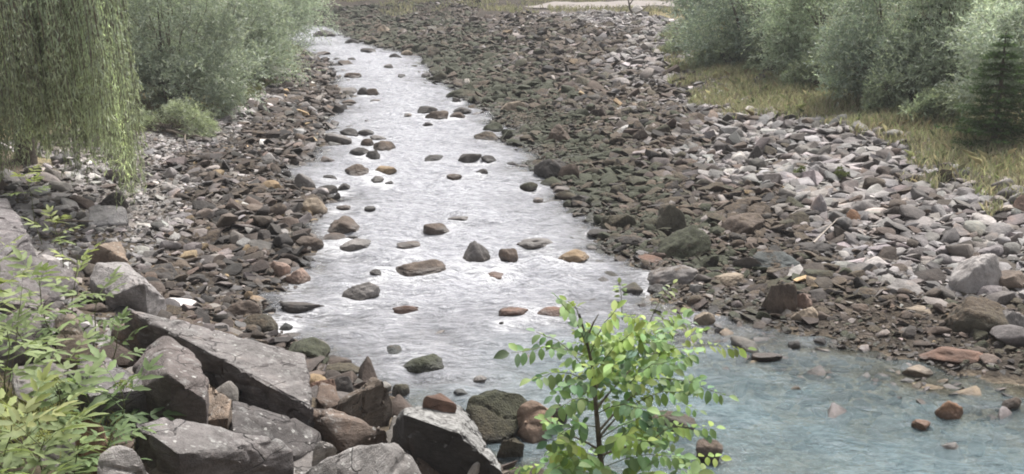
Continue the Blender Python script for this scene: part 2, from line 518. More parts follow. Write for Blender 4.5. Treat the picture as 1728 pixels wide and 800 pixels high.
# ---------------------------------------------------------------- hero boulders (placed at their waterline or foot)
HERO_PX = []
HEROES = []                        # x, y, radius: used to keep the strewn stones and the water clear of them
TINTS = dict(brown=(0.098, 0.075, 0.06), dark=(0.05, 0.045, 0.042), grey=(0.17, 0.16, 0.155), pale=(0.30, 0.285, 0.28), ochre=(0.24, 0.175, 0.105),
             pink=(0.23, 0.165, 0.135), red=(0.14, 0.083, 0.06), tan=(0.23, 0.19, 0.145), mossy=(0.085, 0.078, 0.06), rust=(0.17, 0.095, 0.055), white=(0.48, 0.46, 0.44),
             blue=(0.085, 0.095, 0.095), lilac=(0.215, 0.2, 0.205))
_hs = [400]
def boulder(name, u, vb, w, hpx, tint, label, cat='boulder', moss=0.0, yaw=None, sharp=0.6, soft=0.1, wedge=0.0, lift=0.0, seed=None, planes=10, group=None, tilt=0.0, sub=5, depth=0.75):
    _hs[0] += 7
    seed = seed or _hs[0]
    if 1000 < u < 1340 and 360 < vb < 500: w, hpx = w * 1.1, hpx * .95      # the big mossy ones stand clear of the rubble
    p = hit(u, vb, lift)
    zc = p.y * CP - (p.z - CAM_Z) * SP
    W = w * zc / FPX
    hm = hpx * zc / FPX
    dep = math.atan2(CAM_Z - p.z, math.hypot(p.x, p.y))
    D = min(depth * W, 0.75 * hm / math.sin(dep))
    a = max(hm - D / 2 * math.sin(dep), 0.02)
    H = math.sqrt(max(a * a - (D / 2 * math.sin(dep)) ** 2, 0)) / math.cos(dep)
    H = max(H, 0.13 * W, 0.05)
    sub = 4 if w < 44 else 5
    V, F = rock_verts(sub, seed, planes, sharp=sharp, rough=0.055, soft=soft)
    rg = np.random.default_rng(seed)
    ya = rg.uniform(-0.25, 0.25) if yaw is None else yaw
    V = V * np.array([W / 2, D / 2, 1.0])
    c, s = math.cos(ya), math.sin(ya)
    V[:, 0], V[:, 1] = V[:, 0] * c - V[:, 1] * s, V[:, 0] * s + V[:, 1] * c
    V[:, 0] *= (W / 2) / np.abs(V[:, 0]).max()
    bot = 0.35 * H + 0.12
    V[:, 2] = np.where(V[:, 2] > 0, V[:, 2] * H, V[:, 2] * bot)
    V[:, 2] *= 1 - wedge * V[:, 0] / (W / 2) * 0.9 * (V[:, 2] > 0)
    V[:, 2] += tilt * V[:, 0]
    me = mesh_np(name, V, F, True)
    me.set_sharp_from_angle(angle=math.radians(32))
    o = link(name, me, M_STONE)
    dirxy = Vector((p.x, p.y, 0)).normalized()
    o.location = (p.x + dirxy.x * D / 2, p.y + dirxy.y * D / 2, p.z)
    tc = TINTS[tint] if isinstance(tint, str) else tint
    o['tint'] = [float(x) for x in tc]; o['moss'] = float(moss)
    tag(o, label, cat, group)
    HERO_PX.append((u, vb - hpx / 2, label))
    HEROES.append((o.location.x, o.location.y, max(W, D) / 2, p.z, H))
    return o

B = boulder
# in the stream, far to near
B('boulder', 548, 62, 40, 11, 'dark', 'far dark boulder where the stream comes from behind the bush')
B('boulder', 594, 74, 26, 9, 'dark', 'dark boulder in far stream beside pale shoal stones')
B('boulder', 622, 88, 28, 7, 'dark', 'low dark stone below the pale far shoal')
B('boulder', 655, 115, 17, 7, 'grey', 'small pointed grey stone alone in the far stream')
B('boulder', 677, 130, 14, 5, 'dark', 'tiny dark stone alone in the far stream')
B('boulder', 596, 131, 30, 9, 'brown', 'low brown pair-like stone in upper stream near left bank')
B('boulder', 568, 101, 14, 4, 'dark', 'small black stone left of a twin in far stream')
B('boulder', 594, 102, 15, 5, 'dark', 'small black stone right of its twin in far stream')
B('boulder', 545, 92, 24, 5, 'brown', 'flat brown stone close to the far left bank')
B('boulder', 667, 97, 22, 7, 'dark', 'low dark stone near far right bank, below shoal')
B('boulder', 686, 94, 20, 10, 'tan', 'tan stone at far right waterline, beside low dark stone')
B('boulder', 742, 137, 30, 18, 'mossy', 'round mossy boulder at the water edge upstream', moss=.6)
B('boulder', 719, 130, 18, 8, 'grey', 'small flat grey stone beside round mossy boulder upstream')
B('boulder', 730, 98, 28, 18, 'mossy', 'brown mossy boulder topping the far right waterline', moss=.4)
B('boulder', 782, 166, 64, 17, 'mossy', 'long low mossy boulder jutting from right bank upstream', moss=.6)
B('boulder', 770, 174, 18, 9, 'dark', 'small dark stone below the long low mossy boulder')
B('boulder', 629, 161, 28, 12, 'brown', 'round brown boulder, right one of upper left cluster')
B('boulder', 612, 160, 20, 13, 'dark', 'dark round boulder in the middle of upper left cluster')
B('boulder', 585, 159, 36, 12, 'grey', 'long grey boulder, left one of upper left cluster')
B('boulder', 588, 176, 26, 8, 'brown', 'flat brown stone below the upper left cluster')
B('boulder', 634, 172, 20, 5, 'grey', 'thin grey stone just awash below the upper left cluster')
B('boulder', 722, 191, 38, 12, 'dark', 'dark flat boulder, back one of the mid-stream four')
B('boulder', 737, 201, 42, 15, 'brown', 'brown block, front one of the mid-stream four')
B('boulder', 779, 190, 34, 9, 'dark', 'dark flat stone, back right of mid-stream four')
B('boulder', 772, 198, 28, 9, 'brown', 'brown flat stone, front right of mid-stream four')
B('boulder', 722, 212, 18, 6, 'dark', 'small dark stone below the mid-stream four')
B('boulder', 688, 196, 16, 5, 'grey', 'small grey stone left of the mid-stream four')
B('boulder', 832, 222, 36, 16, 'mossy', 'rounded green mossy stone near the right bank narrows', moss=.7)
B('boulder', 821, 237, 44, 16, 'mossy', 'low dark mossy stone in water by right bank narrows', moss=.5)
B('boulder', 590, 228, 34, 12, 'dark', 'dark flat stone topping the left mid cluster')
B('boulder', 574, 242, 50, 18, 'grey', 'broad grey stone on the left of mid cluster')
B('boulder', 618, 227, 28, 9, 'dark', 'dark stone on the upper right of mid cluster')
B('boulder', 638, 236, 28, 9, 'grey', 'grey flat stone on right of the mid cluster')
B('boulder', 619, 245, 24, 12, 'brown', 'small brown stone in the centre of mid cluster')
B('boulder', 648, 254, 40, 17, 'brown', 'round dark brown boulder right of the mid cluster')
B('boulder', 607, 261, 36, 12, 'dark', 'dark pointed stone at the front left of mid cluster')
B('boulder', 628, 268, 30, 15, 'dark', 'tilted dark slab at the front of mid cluster', tilt=.25)
B('boulder', 730, 270, 38, 9, 'dark', 'low dark stone, left one of the midstream trio')
B('boulder', 793, 272, 42, 15, 'dark', 'tilted black slab, middle one of the midstream trio', tilt=.22)
B('boulder', 824, 273, 28, 11, 'dark', 'rounded dark stone, right one of the midstream trio')
B('boulder', 812, 295, 24, 10, 'dark', 'small dark wedge below the midstream trio', tilt=.2)
B('boulder', 864, 278, 19, 6, 'dark', 'small dark stone midstream near the right bank bend')
B('boulder', 766, 300, 28, 8, 'brown', 'low brown stone awash in the midstream riffle')
B('boulder', 605, 294, 48, 18, 'brown', 'smooth rounded brown boulder in the left stream')
B('boulder', 651, 293, 38, 13, 'ochre', 'orange-brown stone beside smooth rounded brown boulder')
B('boulder', 637, 306, 24, 9, 'grey', 'small grey stone under the orange-brown stone')
B('boulder', 657, 312, 16, 7, 'dark', 'small dark stone below the orange-brown stone')
B('boulder', 515, 320, 38, 28, 'grey', 'big smooth grey boulder on left waterline')
B('boulder', 551, 328, 40, 16, 'dark', 'black flat stone right of the smooth grey boulder')
B('boulder', 581, 323, 28, 14, 'dark', 'black blocky stone standing off the left bank', sharp=.9)
B('boulder', 557, 303, 26, 9, 'dark', 'thin dark stone upstream of the black blocky stone')
B('boulder', 527, 362, 52, 30, 'tan', 'olive-brown boulder at left waterline under grey one', moss=.25)
B('boulder', 580, 353, 26, 8, 'brown', 'small brown stone with pale back in left stream')
B('boulder', 625, 355, 20, 7, 'dark', 'small dark stone in water above the tall wedge')
B('boulder', 577, 391, 72, 26, 'brown', 'tall olive wedge boulder sloping down to the right', wedge=.75, sharp=.8, moss=.2)
B('boulder', 737, 393, 48, 17, 'brown', 'brown hump boulder with a low tail mid-stream', wedge=.4)
B('boulder', 775, 372, 40, 7, 'grey', 'thin grey stone awash right above brown hump')
B('boulder', 600, 420, 52, 16, 'grey', 'flat grey stone by the tall wedge, left stream')
B('boulder', 595, 405, 22, 8, 'dark', 'small black stone between wedge and flat grey stone')
B('boulder', 690, 417, 42, 9, 'brown', 'low brown stone awash upstream of flat boulder')
B('boulder', 804, 437, 48, 33, 'grey', 'tall pointed grey-brown boulder in mid-stream white water', sharp=.7)
B('boulder', 858, 443, 34, 25, 'brown', 'small brown boulder right of the tall pointed one')
B('boulder', 903, 415, 64, 13, 'grey', 'long low grey boulder in white water midstream')
B('boulder', 968, 440, 56, 20, 'ochre', 'ochre boulder half awash near the right bank', tilt=.1)
B('boulder', 712, 464, 92, 29, 'brown', 'broad flat-topped brown boulder in the middle of stream', sharp=.75, soft=.15)
B('boulder', 634, 465, 22, 11, 'dark', 'small dark stone left of broad flat-topped boulder')
B('boulder', 838, 470, 42, 12, 'red', 'low reddish stone in foam below the tall pointed boulder')
B('boulder', 609, 507, 68, 33, 'grey', 'rounded dark grey boulder in the left stream', soft=.2)
B('boulder', 510, 524, 76, 13, 'dark', 'long dark sill with water spilling over, left stream')
B('boulder', 685, 524, 46, 7, 'red', 'low reddish stone barely above water mid-stream')
B('boulder', 868, 533, 54, 16, 'red', 'dark reddish flat stone left of the sapling top')
B('boulder', 935, 534, 66, 18, 'red', 'dark reddish stone right behind the sapling top')
B('boulder', 846, 548, 12, 6, 'dark', 'tiny dark stone under the dark reddish flat stone')
B('boulder', 663, 601, 38, 18, 'blue', 'small greenish wedge stone in near stream', moss=.3, tilt=.2)
B('boulder', 712, 628, 78, 32, 'mossy', 'dark mossy saddle-shaped boulder in near stream', moss=.7, seed=911, tilt=.12)
B('boulder', 810, 644, 26, 10, 'grey', 'small smooth grey stone in near stream')
B('boulder', 677, 668, 32, 22, 'mossy', 'small green stone in water by brown bank block', moss=.5)
B('boulder', 778, 667, 26, 12, 'blue', 'small slate-blue stone in water behind black slab')
B('boulder', 484, 557, 24, 13, 'blue', 'small slate stone at water edge above big slab')
# left waterline and bank
B('boulder', 503, 477, 46, 25, 'pink', 'pinkish brown boulder at the left waterline')
B('boulder', 474, 467, 34, 27, 'pink', 'salmon pink boulder beside pinkish brown one')
B('boulder', 523, 422, 50, 23, 'brown', 'brown boulder with pale top at left waterline')
B('boulder', 455, 322, 40, 18, 'ochre', 'orange ochre stone among dark left bank stones')
B('boulder', 402, 355, 36, 16, 'tan', 'cream tan stone among dark left bank stones')
B('boulder', 287, 327, 34, 18, 'pale', 'square pale stone on left bank near willow tip')
B('boulder', 452, 276, 32, 18, 'pale', 'pale blocky stone on left bank near the stream')
B('boulder', 245, 388, 40, 14, 'white', 'flat white stone on left bank below willow tip')
B('boulder', 330, 482, 44, 22, 'dark', 'black flat boulder low on the left bank')
B('boulder', 268, 478, 76, 34, 'dark', 'dark mass for the shaded hollow behind pale angular slab', moss=.2)  # dark solid put in for the shade of a hollow under stone
B('boulder', 410, 540, 66, 34, 'brown', 'brown ledge stone at water edge above big slab', moss=.25)
B('boulder', 440, 560, 62, 32, 'mossy', 'mossy ledge stone reaching into stream above big slab', moss=.45)
B('boulder', 512, 615, 92, 46, 'mossy', 'mossy sloping boulder behind end of the big slab', moss=.7)
B('boulder', 570, 640, 86, 30, 'mossy', 'black mossy flat boulder at the stream edge', moss=.45)
B('boulder', 545, 668, 46, 32, 'red', 'red-brown boulder under the black mossy flat one')
B('boulder', 578, 668, 40, 34, 'dark', 'dark boulder between black flat one and brown block')
# right bank
B('boulder', 932, 302, 64, 36, 'dark', 'big dark boulder on right waterline, left of pair', moss=.2)
B('boulder', 958, 304, 40, 30, 'brown', 'dark brown boulder, right of the waterline pair', moss=.2)
B('boulder', 892, 321, 32, 15, 'mossy', 'mossy stone in water below the waterline pair', moss=.6)
B('boulder', 908, 341, 18, 8, 'grey', 'small grey stone alone in water below waterline pair')
B('boulder', 984, 344, 44, 17, 'dark', 'dark stone with ochre flank at the right waterline')
B('boulder', 941, 243, 46, 34, 'brown', 'round brown boulder standing out of mossy stones')
B('boulder', 867, 190, 46, 20, 'tan', 'tan boulder at the mossy right bank upstream', moss=.2)
B('boulder', 650, 56, 28, 14, 'tan', 'tan rounded boulder on far green shoal')
B('boulder', 1044, 388, 58, 32, 'mossy', 'rounded mossy boulder at the right waterline', moss=.6)
B('boulder', 1012, 400, 46, 17, 'dark', 'low dark stone in front of rounded mossy boulder')
B('boulder', 1132, 390, 54, 52, 'mossy', 'tall dark boulder with brown mossy top', moss=.4, sharp=.8, depth=.9)
B('boulder', 1066, 417, 54, 24, 'dark', 'dark mossy block left of green tilted slab', moss=.3, tilt=.1)
B('boulder', 1152, 438, 86, 56, 'mossy', 'large tilted slab with green mossy flank', moss=.6, sharp=.9, tilt=.3)
B('boulder', 1100, 446, 44, 16, 'red', 'low reddish stone below green tilted slab')
B('boulder', 1132, 484, 84, 38, 'grey', 'angular grey slab with black underside at waterline', sharp=.95, tilt=.16, moss=.25)
B('boulder', 1107, 494, 28, 15, 'dark', 'small black stone at foot of angular grey slab')
B('boulder', 1248, 400, 88, 40, 'brown', 'long brown slab tilted up to right', sharp=.9, tilt=.25, moss=.3)
B('boulder', 1312, 458, 78, 36, 'blue', 'dark blue-green slab boulder on the right bank', moss=.3)
B('boulder', 1231, 478, 54, 20, 'tan', 'flat pale tan slab left of mossy boulder', sharp=.9, tilt=.15)
B('boulder', 1312, 530, 60, 58, 'brown', 'egg-shaped brown boulder with bright green moss patch', moss=.5)
B('boulder', 1359, 546, 56, 30, 'tan', 'tan boulder right of the egg-shaped mossy one')
B('boulder', 1357, 520, 36, 28, 'pink', 'pinkish stone behind the tan boulder')
B('boulder', 1391, 543, 28, 18, 'brown', 'small brown stone right of tan boulder')
B('boulder', 1446, 533, 42, 22, 'brown', 'brown stone at the gravel waterline')
B('boulder', 1542, 536, 68, 22, 'tan', 'smooth long tan stone above the gravel edge')
B('boulder', 1520, 505, 84, 34, 'grey', 'ridged grey brown boulder above smooth tan stone', sharp=.9)
B('boulder', 1648, 570, 116, 66, 'mossy', 'big mossy boulder with white capped top', moss=.5, sharp=.8)
B('boulder', 1645, 492, 92, 68, 'pale', 'large pale angular boulder with rust coloured patch', sharp=.95)
B('boulder', 1700, 560, 60, 40, 'grey', 'grey rock leaning on big mossy boulder')
B('boulder', 1605, 617, 116, 38, 'red', 'broad flat reddish slab at the pool edge', sharp=.9)
B('boulder', 1545, 634, 54, 18, 'tan', 'pale tan stone awash below reddish slab')
B('boulder', 1600, 704, 48, 30, 'rust', 'red-brown cube-like stone in shallow pool', sharp=.95)
B('boulder', 1385, 582, 26, 13, 'dark', 'small black stone on shallow shoal')
B('boulder', 1340, 586, 22, 12, 'dark', 'small dark stone left on the shallow shoal')
B('boulder', 1294, 607, 54, 14, 'brown', 'low brown stone awash at shoal head')
B('boulder', 1555, 722, 32, 14, 'rust', 'rusty low stone left of red-brown cube')
B('boulder', 1706, 690, 36, 22, 'brown', 'brown stone in shallows at right frame edge')
B('boulder', 1187, 547, 38, 23, 'tan', 'round tan stone beside sapling at right waterline')
B('boulder', 1122, 730, 110, 38, 'mossy', 'flat dark mossy rock half hidden behind sapling', moss=.4)
B('boulder', 1194, 776, 50, 36, 'brown', 'dark brown mossy rock right of sapling foot', moss=.35)
B('boulder', 1372, 428, 92, 22, 'dark', 'long black slab under pale driftwood stick', sharp=.9)
B('boulder', 1440, 383, 42, 30, 'rust', 'square dark brown block among pale grey stones', sharp=.95)
B('boulder', 1462, 362, 62, 28, 'grey', 'rounded grey boulder behind square brown block')
B('boulder', 1381, 368, 34, 42, 'lilac', 'upright pale grey stone left of square brown block', sharp=.9)
B('boulder', 1690, 330, 50, 30, 'grey', 'dark grey boulder at right edge below grass')
B('boulder', 1722, 365, 40, 36, 'pink', 'pink-brown boulder at right edge of scree')
B('boulder', 1300, 130, 34, 26, 'dark', 'black boulder under bushes at head of grass', sharp=.9)
B('boulder', 1282, 142, 30, 18, 'dark', 'lower black boulder beside the one under bushes', sharp=.9)
B('boulder', 1272, 275, 30, 30, 'dark', 'dark upright boulder beside bright white stone')
B('boulder', 1247, 276, 32, 20, 'white', 'bright white stone among grey scree')
B('boulder', 1032, 30, 20, 12, 'grey', 'grey stone at the far end of the bar')

GUARD = []
# ---------------------------------------------------------------- quarry blocks of the near bank: solids spanned by their corners
def block(name, pts, tint, label, moss=0.0, thick=0.5, cat='boulder', bev=0.04, rough=0.04, cell=0.09, seed=1, mat=None, back=0.25, film=0.0):
    """pts: (u, v, lift) corners seen in the photograph, lift = metres above the smooth bank"""
    vis = [hit(q[0], q[1], q[2]) + (Vector(ray(q[0], q[1])) * q[3] if len(q) > 3 else Vector((0, 0, 0))) for q in pts]
    allp = [p for p in vis]
    for p, q in zip(vis, pts):
        allp.append(p + Vector((-0.1, back, -(q[2] + thick) * 0.9)))
    bm = bmesh.new()
    for p in allp: bm.verts.new(p)
    r = bmesh.ops.convex_hull(bm, input=bm.verts)
    bmesh.ops.delete(bm, geom=[e for e in r['geom_interior'] if isinstance(e, bmesh.types.BMVert)], context='VERTS')
    loose = [v for v in bm.verts if not v.link_faces]
    bmesh.ops.delete(bm, geom=loose, context='VERTS')
    bmesh.ops.dissolve_limit(bm, angle_limit=math.radians(14), verts=bm.verts, edges=bm.edges)
    bmesh.ops.bevel(bm, geom=list(bm.edges), offset=bev, segments=2, profile=0.6, affect='EDGES', clamp_overlap=True)
    bmesh.ops.triangulate(bm, faces=bm.faces)
    for _ in range(7):
        es = [e for e in bm.edges if e.calc_length() > cell]
        if not es: break
        bmesh.ops.subdivide_edges(bm, edges=es, cuts=1)
        bmesh.ops.triangulate(bm, faces=[f for f in bm.faces if len(f.verts) > 3])
    bm.normal_update()
    co = np.array([v.co[:] for v in bm.verts]); no = np.array([v.normal[:] for v in bm.verts])
    lay = np.stack([co[:, 0], co[:, 1], co[:, 2] * 3.5], -1)
    steep = 1 - np.abs(no[:, 2])
    d = rough * (0.9 * fbm3(co * 1.3, seed, 2) + 0.5 * fbm3(co * 4.0, seed + 3, 3)) + rough * 0.9 * steep * fbm3(lay * 2.2, seed + 7, 3) * .5
    ridge = np.abs(fbm3(co * 2.0, seed + 11, 2))
    d -= rough * 0.8 * (1 - ss(0.0, 0.12, ridge))
    co = co + no * d[:, None]
    for v, c in zip(bm.verts, co): v.co = c
    base = Vector(co.mean(0)); base.z = float(co[:, 2].min())
    bmesh.ops.translate(bm, verts=bm.verts, vec=-base)
    me = bpy.data.meshes.new(name); bm.to_mesh(me); bm.free()
    me.polygons.foreach_set('use_smooth', np.ones(len(me.polygons), bool))
    me.set_sharp_from_angle(angle=math.radians(34))
    o = link(name, me, mat or M_BLOCK)
    o.location = base
    tc = TINTS[tint] if isinstance(tint, str) else tint
    o['tint'] = [float(x) for x in tc]; o['moss'] = float(moss); o['film'] = float(film)
    tag(o, label, cat)
    cen = sum(vis, Vector()) / len(vis)
    for p in vis:
        for f_ in (.0, .45, .85):
            q = cen.lerp(p, f_); GUARD.append((q.x, q.y + .1, .3))
    HERO_PX.append((sum(q[0] for q in pts) / len(pts), sum(q[1] for q in pts) / len(pts), label))
    return o

K = block
SL = (0.146, 0.132, 0.131); DK = (0.090, 0.082, 0.081); BRN = (0.112, 0.086, 0.07)
K('quarry_block', [(205, 517, .75), (262, 528, .8), (516, 596, .8), (533, 670, .62), (528, 688, .55), (300, 560, .75), (222, 540, .6), (480, 706, .15, .55), (400, 668, .1, .75), (325, 606, .1, .7)], SL,
  'largest long grey slab with pale lichen top and black front face', seed=11, cell=.05, bev=.03, rough=.05, film=.22)
K('quarry_block', [(190, 545, .45), (232, 528, .5), (300, 560, .5), (330, 600, .35), (250, 610, .1), (185, 585, .1)], BRN, 'dark brown rock wedged under the upper left end of largest slab', seed=12)
K('quarry_block', [(278, 568, .95), (318, 590, .95), (350, 640, .9), (348, 676, .75), (312, 712, .3), (236, 655, .55), (225, 620, .6), (250, 590, .8), (285, 632, .95)], (0.14, 0.12, 0.115),
  'dark block with ridged top leaning against largest slab', seed=13, cell=.05, bev=.03, rough=.035)
K('quarry_block', [(352, 642, .6), (392, 672, .6), (385, 705, .45), (362, 726, .2), (322, 712, .2)], (0.24, 0.19, 0.15), 'tan upright block between dark leaning block and grey flat block', seed=14, cell=.06)
K('quarry_block', [(392, 676, .4), (500, 706, .35), (540, 728, .25), (548, 752, .1), (500, 770, .1), (392, 738, .3)], DK, 'flat charcoal block lying below the largest slab', seed=15, cell=.07)
K('quarry_block', [(225, 712, .75), (285, 702, .8), (470, 742, .75), (494, 760, .65), (494, 792, .45), (420, 806, .4), (300, 765, .7), (230, 735, .6), (330, 812, .3)], SL,
  'long grey slab in front with white corner and rounded end', seed=16, cell=.055, bev=.05, rough=.045, film=.2)
K('boulder', [(165, 765, .75), (195, 745, .85), (228, 755, .85), (252, 790, .7), (260, 830, .4), (160, 840, .4)], (0.27, 0.255, 0.25), 'rounded pale grey boulder at bottom left below leafy plants', seed=17, cell=.06, bev=.16)
K('quarry_block', [(225, 735, .45), (290, 770, .5), (305, 800, .4), (260, 830, .2), (225, 770, .3)], (0.2, 0.165, 0.15), 'brownish rock between rounded pale boulder and front slab', seed=18, cell=.06)
K('quarry_block', [(500, 802, .5), (560, 770, .65), (640, 748, .7), (672, 745, .6), (694, 768, .5), (712, 806, .3), (650, 836, .2), (520, 836, .3)], (0.22, 0.21, 0.205), 'grey lichened block at the bottom edge centre', seed=19, cell=.055, bev=.05)
K('quarry_block', [(684, 692, .8), (770, 680, .8), (790, 690, .75), (850, 800, .5), (838, 806, .3), (775, 730, .85), (683, 700, .8), (664, 722, .35), (672, 752, .1, .3), (740, 788, .05, .4), (800, 800, .05, .3)], (0.062, 0.058, 0.056),
  'big black block with pale worn top sloping down to water', seed=20, cell=.055, bev=.03, rough=.04, film=.85)
K('boulder', [(716, 668, 1.0), (745, 660, 1.05), (775, 682, .95), (768, 690, .85), (728, 684, .85)], 'red', 'small red-brown stone lying on the big black block', seed=21, cell=.05, thick=-.45, mat=M_STONE, back=.05)
K('quarry_block', [(524, 694, .45), (556, 684, .5), (655, 722, .5), (660, 750, .25), (590, 762, .1), (535, 728, .15)], (0.165, 0.128, 0.105), 'pink and white streaked brown block beside the black block', seed=22, cell=.05, rough=.06)
K('quarry_block', [(570, 680, .5), (628, 633, .8), (650, 640, .8), (660, 668, .5), (652, 705, .05), (600, 712, .05)], (0.095, 0.074, 0.057), 'brown wedge block with sloping top at the stream edge', seed=23, cell=.05, rough=.05)
K('boulder', [(790, 668, .55), (835, 655, .6), (880, 662, .55), (900, 690, .35), (860, 740, .05), (815, 745, .05), (788, 690, .4)], (0.055, 0.052, 0.045), 'mossy green-topped boulder right of the black block', seed=24, moss=.62, cell=.06, bev=.1, mat=M_STONE)
K('boulder', [(872, 682, .5), (900, 672, .55), (928, 690, .45), (942, 715, .15), (900, 752, .02), (876, 730, .1)], (0.19, 0.135, 0.10), 'brown smooth-faced boulder by the green-topped one', seed=25, moss=.2, cell=.06, mat=M_STONE)
K('boulder', [(925, 690, .3), (945, 678, .3), (962, 695, .2), (955, 710, .05), (930, 708, .05)], 'mossy', 'small mossy stone right of brown smooth-faced boulder', seed=26, moss=.6, cell=.07, mat=M_STONE)
K('boulder', [(845, 742, .3), (870, 735, .3), (885, 750, .2), (875, 770, .0), (845, 768, .0)], 'mossy', 'small dark mossy stone in the still corner water', seed=27, moss=.6, cell=.07, mat=M_STONE)
K('boulder', [(795, 785, .5), (815, 775, .55), (835, 790, .4), (840, 806, .2), (790, 812, .2)], 'white', 'white stone at bottom edge below black block', seed=28, cell=.05)
K('boulder', [(530, 750, .35), (548, 742, .4), (572, 755, .3), (565, 768, .15), (535, 768, .15)], 'white', 'small white stone between grey flat block and streaked block', seed=29, cell=.05)
K('boulder', [(700, 770, .3), (760, 765, .3), (800, 790, .15), (770, 812, .05), (700, 805, .1)], (0.12, 0.09, 0.07), 'dark brown rock beneath the black block', seed=30, cell=.07)
K('quarry_block', [(130, 595, .75), (185, 598, .8), (262, 655, .6), (235, 672, .45), (150, 668, .5), (120, 640, .55)], (0.16, 0.15, 0.155), 'smooth flat slate slab between plants and leaning block', seed=31, cell=.06)
K('quarry_block', [(160, 440, .75), (210, 440, .8), (245, 478, .75), (280, 505, .4), (262, 520, .15), (185, 500, .35), (150, 470, .45)], (0.30, 0.285, 0.285), 'pale angular slab with flat light top above largest slab', seed=32, cell=.07)
K('quarry_block', [(165, 412, .6), (205, 405, .65), (216, 440, .5), (190, 448, .3), (150, 430, .3)], (0.22, 0.17, 0.13), 'brown and white crusted rock behind pale angular slab', seed=33, cell=.07)
K('quarry_block', [(-60, 330, .8), (12, 335, .85), (48, 395, .75), (60, 430, .4), (0, 440, .3), (-70, 420, .3)], (0.19, 0.175, 0.18), 'large grey rock with dark cleft at left frame edge', seed=34, cell=.08)
K('quarry_block', [(-40, 440, .6), (50, 430, .65), (120, 450, .55), (130, 480, .3), (60, 520, .1), (-40, 500, .2)], (0.17, 0.155, 0.155), 'grey purple slab crossed by plant stems at left', seed=35, cell=.08)
K('quarry_block', [(95, 535, .7), (125, 530, .7), (150, 570, .6), (140, 610, .3), (90, 605, .3)], (0.25, 0.2, 0.165), 'pinkish speckled rock behind leafy stems', seed=36, cell=.06)
K('quarry_block', [(20, 620, .5), (80, 600, .6), (135, 625, .5), (120, 670, .2), (30, 690, .2)], (0.2, 0.185, 0.18), 'grey rock under the leafy plants at left', seed=37, cell=.08)
K('quarry_block', [(-50, 540, .5), (40, 520, .6), (85, 545, .5), (70, 590, .2), (-40, 610, .2)], (0.15, 0.135, 0.13), 'dark rock in shade behind left plants', seed=38, cell=.08)
K('boulder', [(128, 712, .75), (150, 705, .8), (172, 718, .7), (168, 738, .5), (130, 732, .5)], (0.27, 0.16, 0.10), 'orange-brown stone peeping between leafy plants', seed=39, cell=.06)
K('quarry_block', [(70, 740, .3), (130, 730, .35), (165, 760, .3), (150, 800, .1), (60, 800, .1)], (0.17, 0.155, 0.15), 'grey rock hidden behind lowest leafy plant', seed=40, cell=.1)
K('quarry_block', [(540, 640, .35), (566, 650, .35), (575, 680, .2), (550, 692, .1), (535, 672, .2)], (0.12, 0.085, 0.065), 'rusty brown stone at the right end of largest slab', seed=41, cell=.06)
K('quarry_block', [(260, 770, .25), (330, 790, .3), (350, 830, .2), (260, 850, .1)], (0.14, 0.125, 0.12), 'dark rock in gap below front slab', seed=42, cell=.1)
K('quarry_block', [(665, 700, .2), (690, 715, .2), (700, 760, .05), (660, 760, .05), (645, 735, .1)], (0.1, 0.09, 0.08), 'dark rock filling gap left of the black block', seed=43, cell=.08)
K('quarry_block', [(400, 735, .1), (540, 760, .1), (560, 800, .0), (480, 815, .0), (400, 780, .0)], (0.14, 0.13, 0.125), 'dark grey rock between front slab and bottom block', seed=44, cell=.1)
# the squared pale block under the willow tip
K('squared_block', [(150, 350, .42), (165, 343, .5), (205, 346, .5), (214, 352, .45), (218, 377, .05, -.35), (148, 381, .05, -.35)], (0.25, 0.245, 0.25), 'squared pale grey block below tip of weeping willow', seed=50, cell=.07, rough=.03, cat='block')
B('boulder', 195, 348, 44, 24, (0.05, 0.043, 0.04), 'dark hollowed rock on squared block under willow', lift=.42, sharp=.9)

# ---------------------------------------------------------------- strewn stones
HX = np.array([(h[0], h[1], h[2]) for h in HEROES])
class Grid:
    def __init__(s, c): s.c, s.d = c, {}
    def near(s, x, y):
        i, j = int(x // s.c), int(y // s.c)
        for a in (i - 1, i, i + 1):
            for b in (j - 1, j, j + 1):
                yield from s.d.get((a, b), ())
    def add(s, x, y, r): s.d.setdefault((int(x // s.c), int(y // s.c)), []).append((x, y, r))

def throw(n, region, size, pack, grid):
    """darts: candidates in region(), sizes, kept when they do not overlap the stones lying there too much"""
    pts = region(n)
    sz = size(pts[:, 0], pts[:, 1])
    u, v, zc = project(np.stack([pts[:, 0], pts[:, 1], np.maximum(height(pts[:, 0], pts[:, 1], False), 0)], -1))
    ok = (u > -90) & (u < 1818) & (v > -14) & (v < 870) & ~((pts[:, 0] > -3) & (pts[:, 1] > 90 + .25 * pts[:, 0]))
    pts, sz = pts[ok], sz[ok]
    o = np.argsort(-sz); pts, sz = pts[o], sz[o]
    keep = []
    for k in range(len(pts)):
        x, y, r = pts[k, 0], pts[k, 1], sz[k] / 2
        good = True
        for (a, b, q) in grid.near(x, y):
            if (a - x) ** 2 + (b - y) ** 2 < (pack * (r + q)) ** 2:
                good = False; break
        if good:
            grid.add(x, y, r); keep.append(k)
    return pts[keep], sz[keep]

def logn(mean, sd, lo, hi):
    return lambda x, y: np.clip(mean(x, y) * np.exp(RNG.normal(0, sd, len(x)) + .38 * n2(x * .33, y * .33, 81)), lo, hi)

